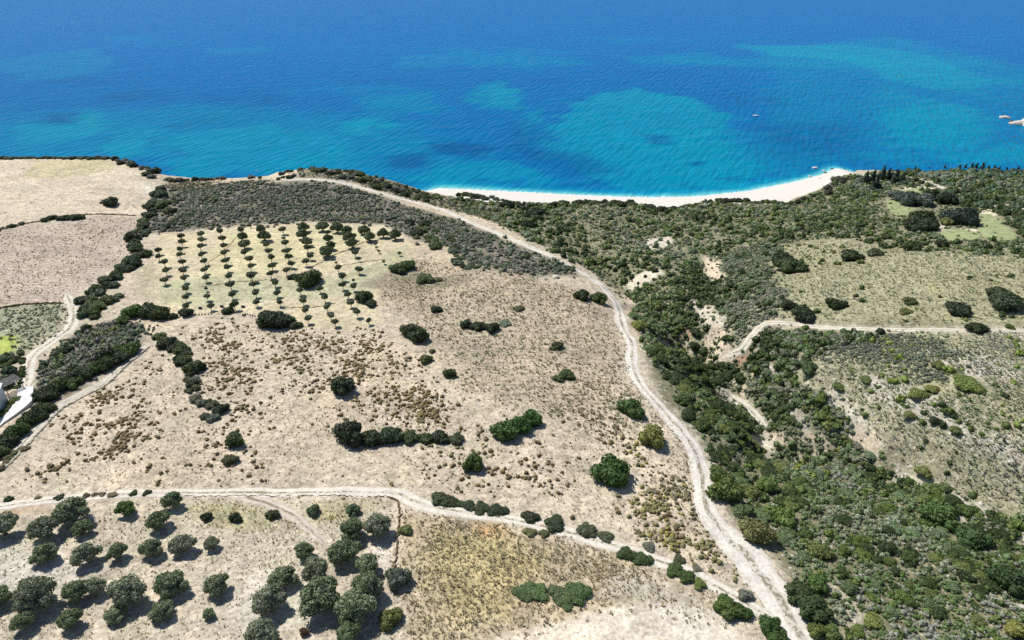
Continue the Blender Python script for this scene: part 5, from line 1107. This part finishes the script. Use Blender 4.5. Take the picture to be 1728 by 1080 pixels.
# ------------------------------------------------------------------ low stone walls and banks
def wall(name, L, label, h, w, mat, seed):
    S = smooth_line(pts(L)[:, :2], 0.45); rg = np.random.default_rng(seed); n = len(S)
    T = np.gradient(S, axis=0); T /= np.linalg.norm(T, axis=1)[:, None]; N = np.stack([-T[:, 1], T[:, 0]], -1)
    prof = [(-.5, -.4), (-.46, .55), (-.25, 1), (.2, 1.02), (.46, .55), (.5, -.4)]; V = []
    for i in range(n):
        g = float(ground_z(S[i, 0], S[i, 1])); hh = h * (0.35 + 0.95 * rg.random()); j = rg.normal() * 0.13
        for a, b in prof: V.append((S[i, 0] + N[i, 0] * (a * w + j), S[i, 1] + N[i, 1] * (a * w + j), g + b * hh * (1 + rg.normal() * .06)))
    ix = np.arange(n * 6).reshape(n, 6); F = np.stack([ix[:-1, :-1], ix[:-1, 1:], ix[1:, 1:], ix[1:, :-1]], -1).reshape(-1, 4)
    tag(link(name, mesh_np(name, V, F[:, ::-1], None, False, mat)), label, 'wall')
M_WALL = simple_mat('field_stone', alb((198, 188, 168)), 0.95, 0.35, 2.2, 0.1, 0.2)
M_DWALL = simple_mat('dark_bank', alb((112, 98, 76)), 0.95, 0.35, 2.2, 0.1, 0.2)
M_OCHRE = simple_mat('ochre_bank', alb((182, 164, 120)), 0.95, 0.3, 2.0, 0.1, 0.2)
wall('stone_wall', [(251,586),(214,617),(184,646),(148,666),(104,691),(76,719),(38,760),(6,792)], 'low stone wall along the lower side of the pale lane', 0.35, 0.6, M_WALL, 1)
wall('stone_wall', [(655,838),(668,845),(674,858),(674,880),(670,910),(668,940),(664,968)], 'dark low boundary wall between the olive orchard and the brown field', 0.32, 0.36, M_DWALL, 2)
wall('stone_wall', [(300,838),(450,837),(560,837),(655,838)], 'low dark bank along the lower side of the beige track', 0.14, 0.26, M_DWALL, 3)
wall('terrace_bank', [(524,452),(545,441),(560,432),(590,420),(615,408),(640,405)], 'ochre earth bank running up to the right inside the grove', 0.22, 0.5, M_OCHRE, 4)
wall('terrace_bank', [(352,448),(352,442),(368,432),(382,420),(392,408),(398,400)], 'short ochre bank between the third and fourth grove columns', 0.18, 0.42, M_OCHRE, 5)
wall('terrace_bank', [(336,484),(370,480),(410,475),(450,472)], 'ochre bank crossing the left middle of the grove', 0.18, 0.42, M_OCHRE, 6)
wall('terrace_bank', [(480,518),(520,519),(545,516),(566,511)], 'ochre bank in the lower right of the grove', 0.18, 0.42, M_OCHRE, 7)
wall('terrace_bank', [(560,451),(590,446),(620,441),(650,438)], 'faint ochre bank in the upper right of the grove', 0.16, 0.4, M_OCHRE, 8)
wall('terrace_bank', [(0,520),(40,514),(80,512),(104,512)], 'dark bank at the top of the grey-green plot at left', 0.5, 0.8, M_DWALL, 9)
wall('terrace_bank', [(-40,398),(30,381),(76,372),(150,362),(230,364)], 'thin dark bank between the two far left fields', 0.4, 0.7, M_DWALL, 10)

# ------------------------------------------------------------------ small black boxes below the grove
def black_box(u_, v_, lab):
    p = hit(u_, v_)[0]; e = empty('storage_box', (p[0], p[1], p[2] - 0.03), 0.2, (0.8, 0.8, 0.8)); tag(e, lab, 'box', 'black boxes below the grove')
    bm = bmesh.new(); box_bm(bm, 0, 0, 0.36, 0.55, 0.5, 0.66, 0, 0.02); link('box', bm_mesh('box', bm, M_BLACK), e)
    bm = bmesh.new(); box_bm(bm, 0, 0, 0.73, 0.63, 0.58, 0.08, 0, 0.01); link('lid', bm_mesh('lid', bm, M_BLACK), e)
for (u_, v_), lab in zip([(336.6,521),(339.6,521),(372.8,518.3),(376,518.3),(408.8,518.6),(412,518.6)],
    ['left box of the leftmost pair of small black boxes below the grove','right box of the leftmost pair of small black boxes below the grove','left box of the middle pair of small black boxes','right box of the middle pair of small black boxes','left box of the rightmost pair of small black boxes','right box of the rightmost pair of small black boxes']): black_box(u_, v_, lab)
pm = bmesh.new(); box_bm(pm, 0, 0, 0.08, 0.3, 0.3, 0.5, 0, 0.03); PMESH = bm_mesh('post', pm, M_DARK)
fp = [(330,531),(336,531.5),(341,531),(346,531),(352,530.5),(357,530),(414,530),(418,531),(422,532),(426,533),(430,534)]
for g, lab in ((fp[:6], 'short row of dark posts left of the bush below the grove'), (fp[6:], 'short row of dark posts beside the large dark bush below the grove')):
    Q = pts(g); e = empty('post_row', tuple(Q[0])); tag(e, lab, 'fence')
    for q in Q: link('post', PMESH, e, tuple(q - Q[0]))
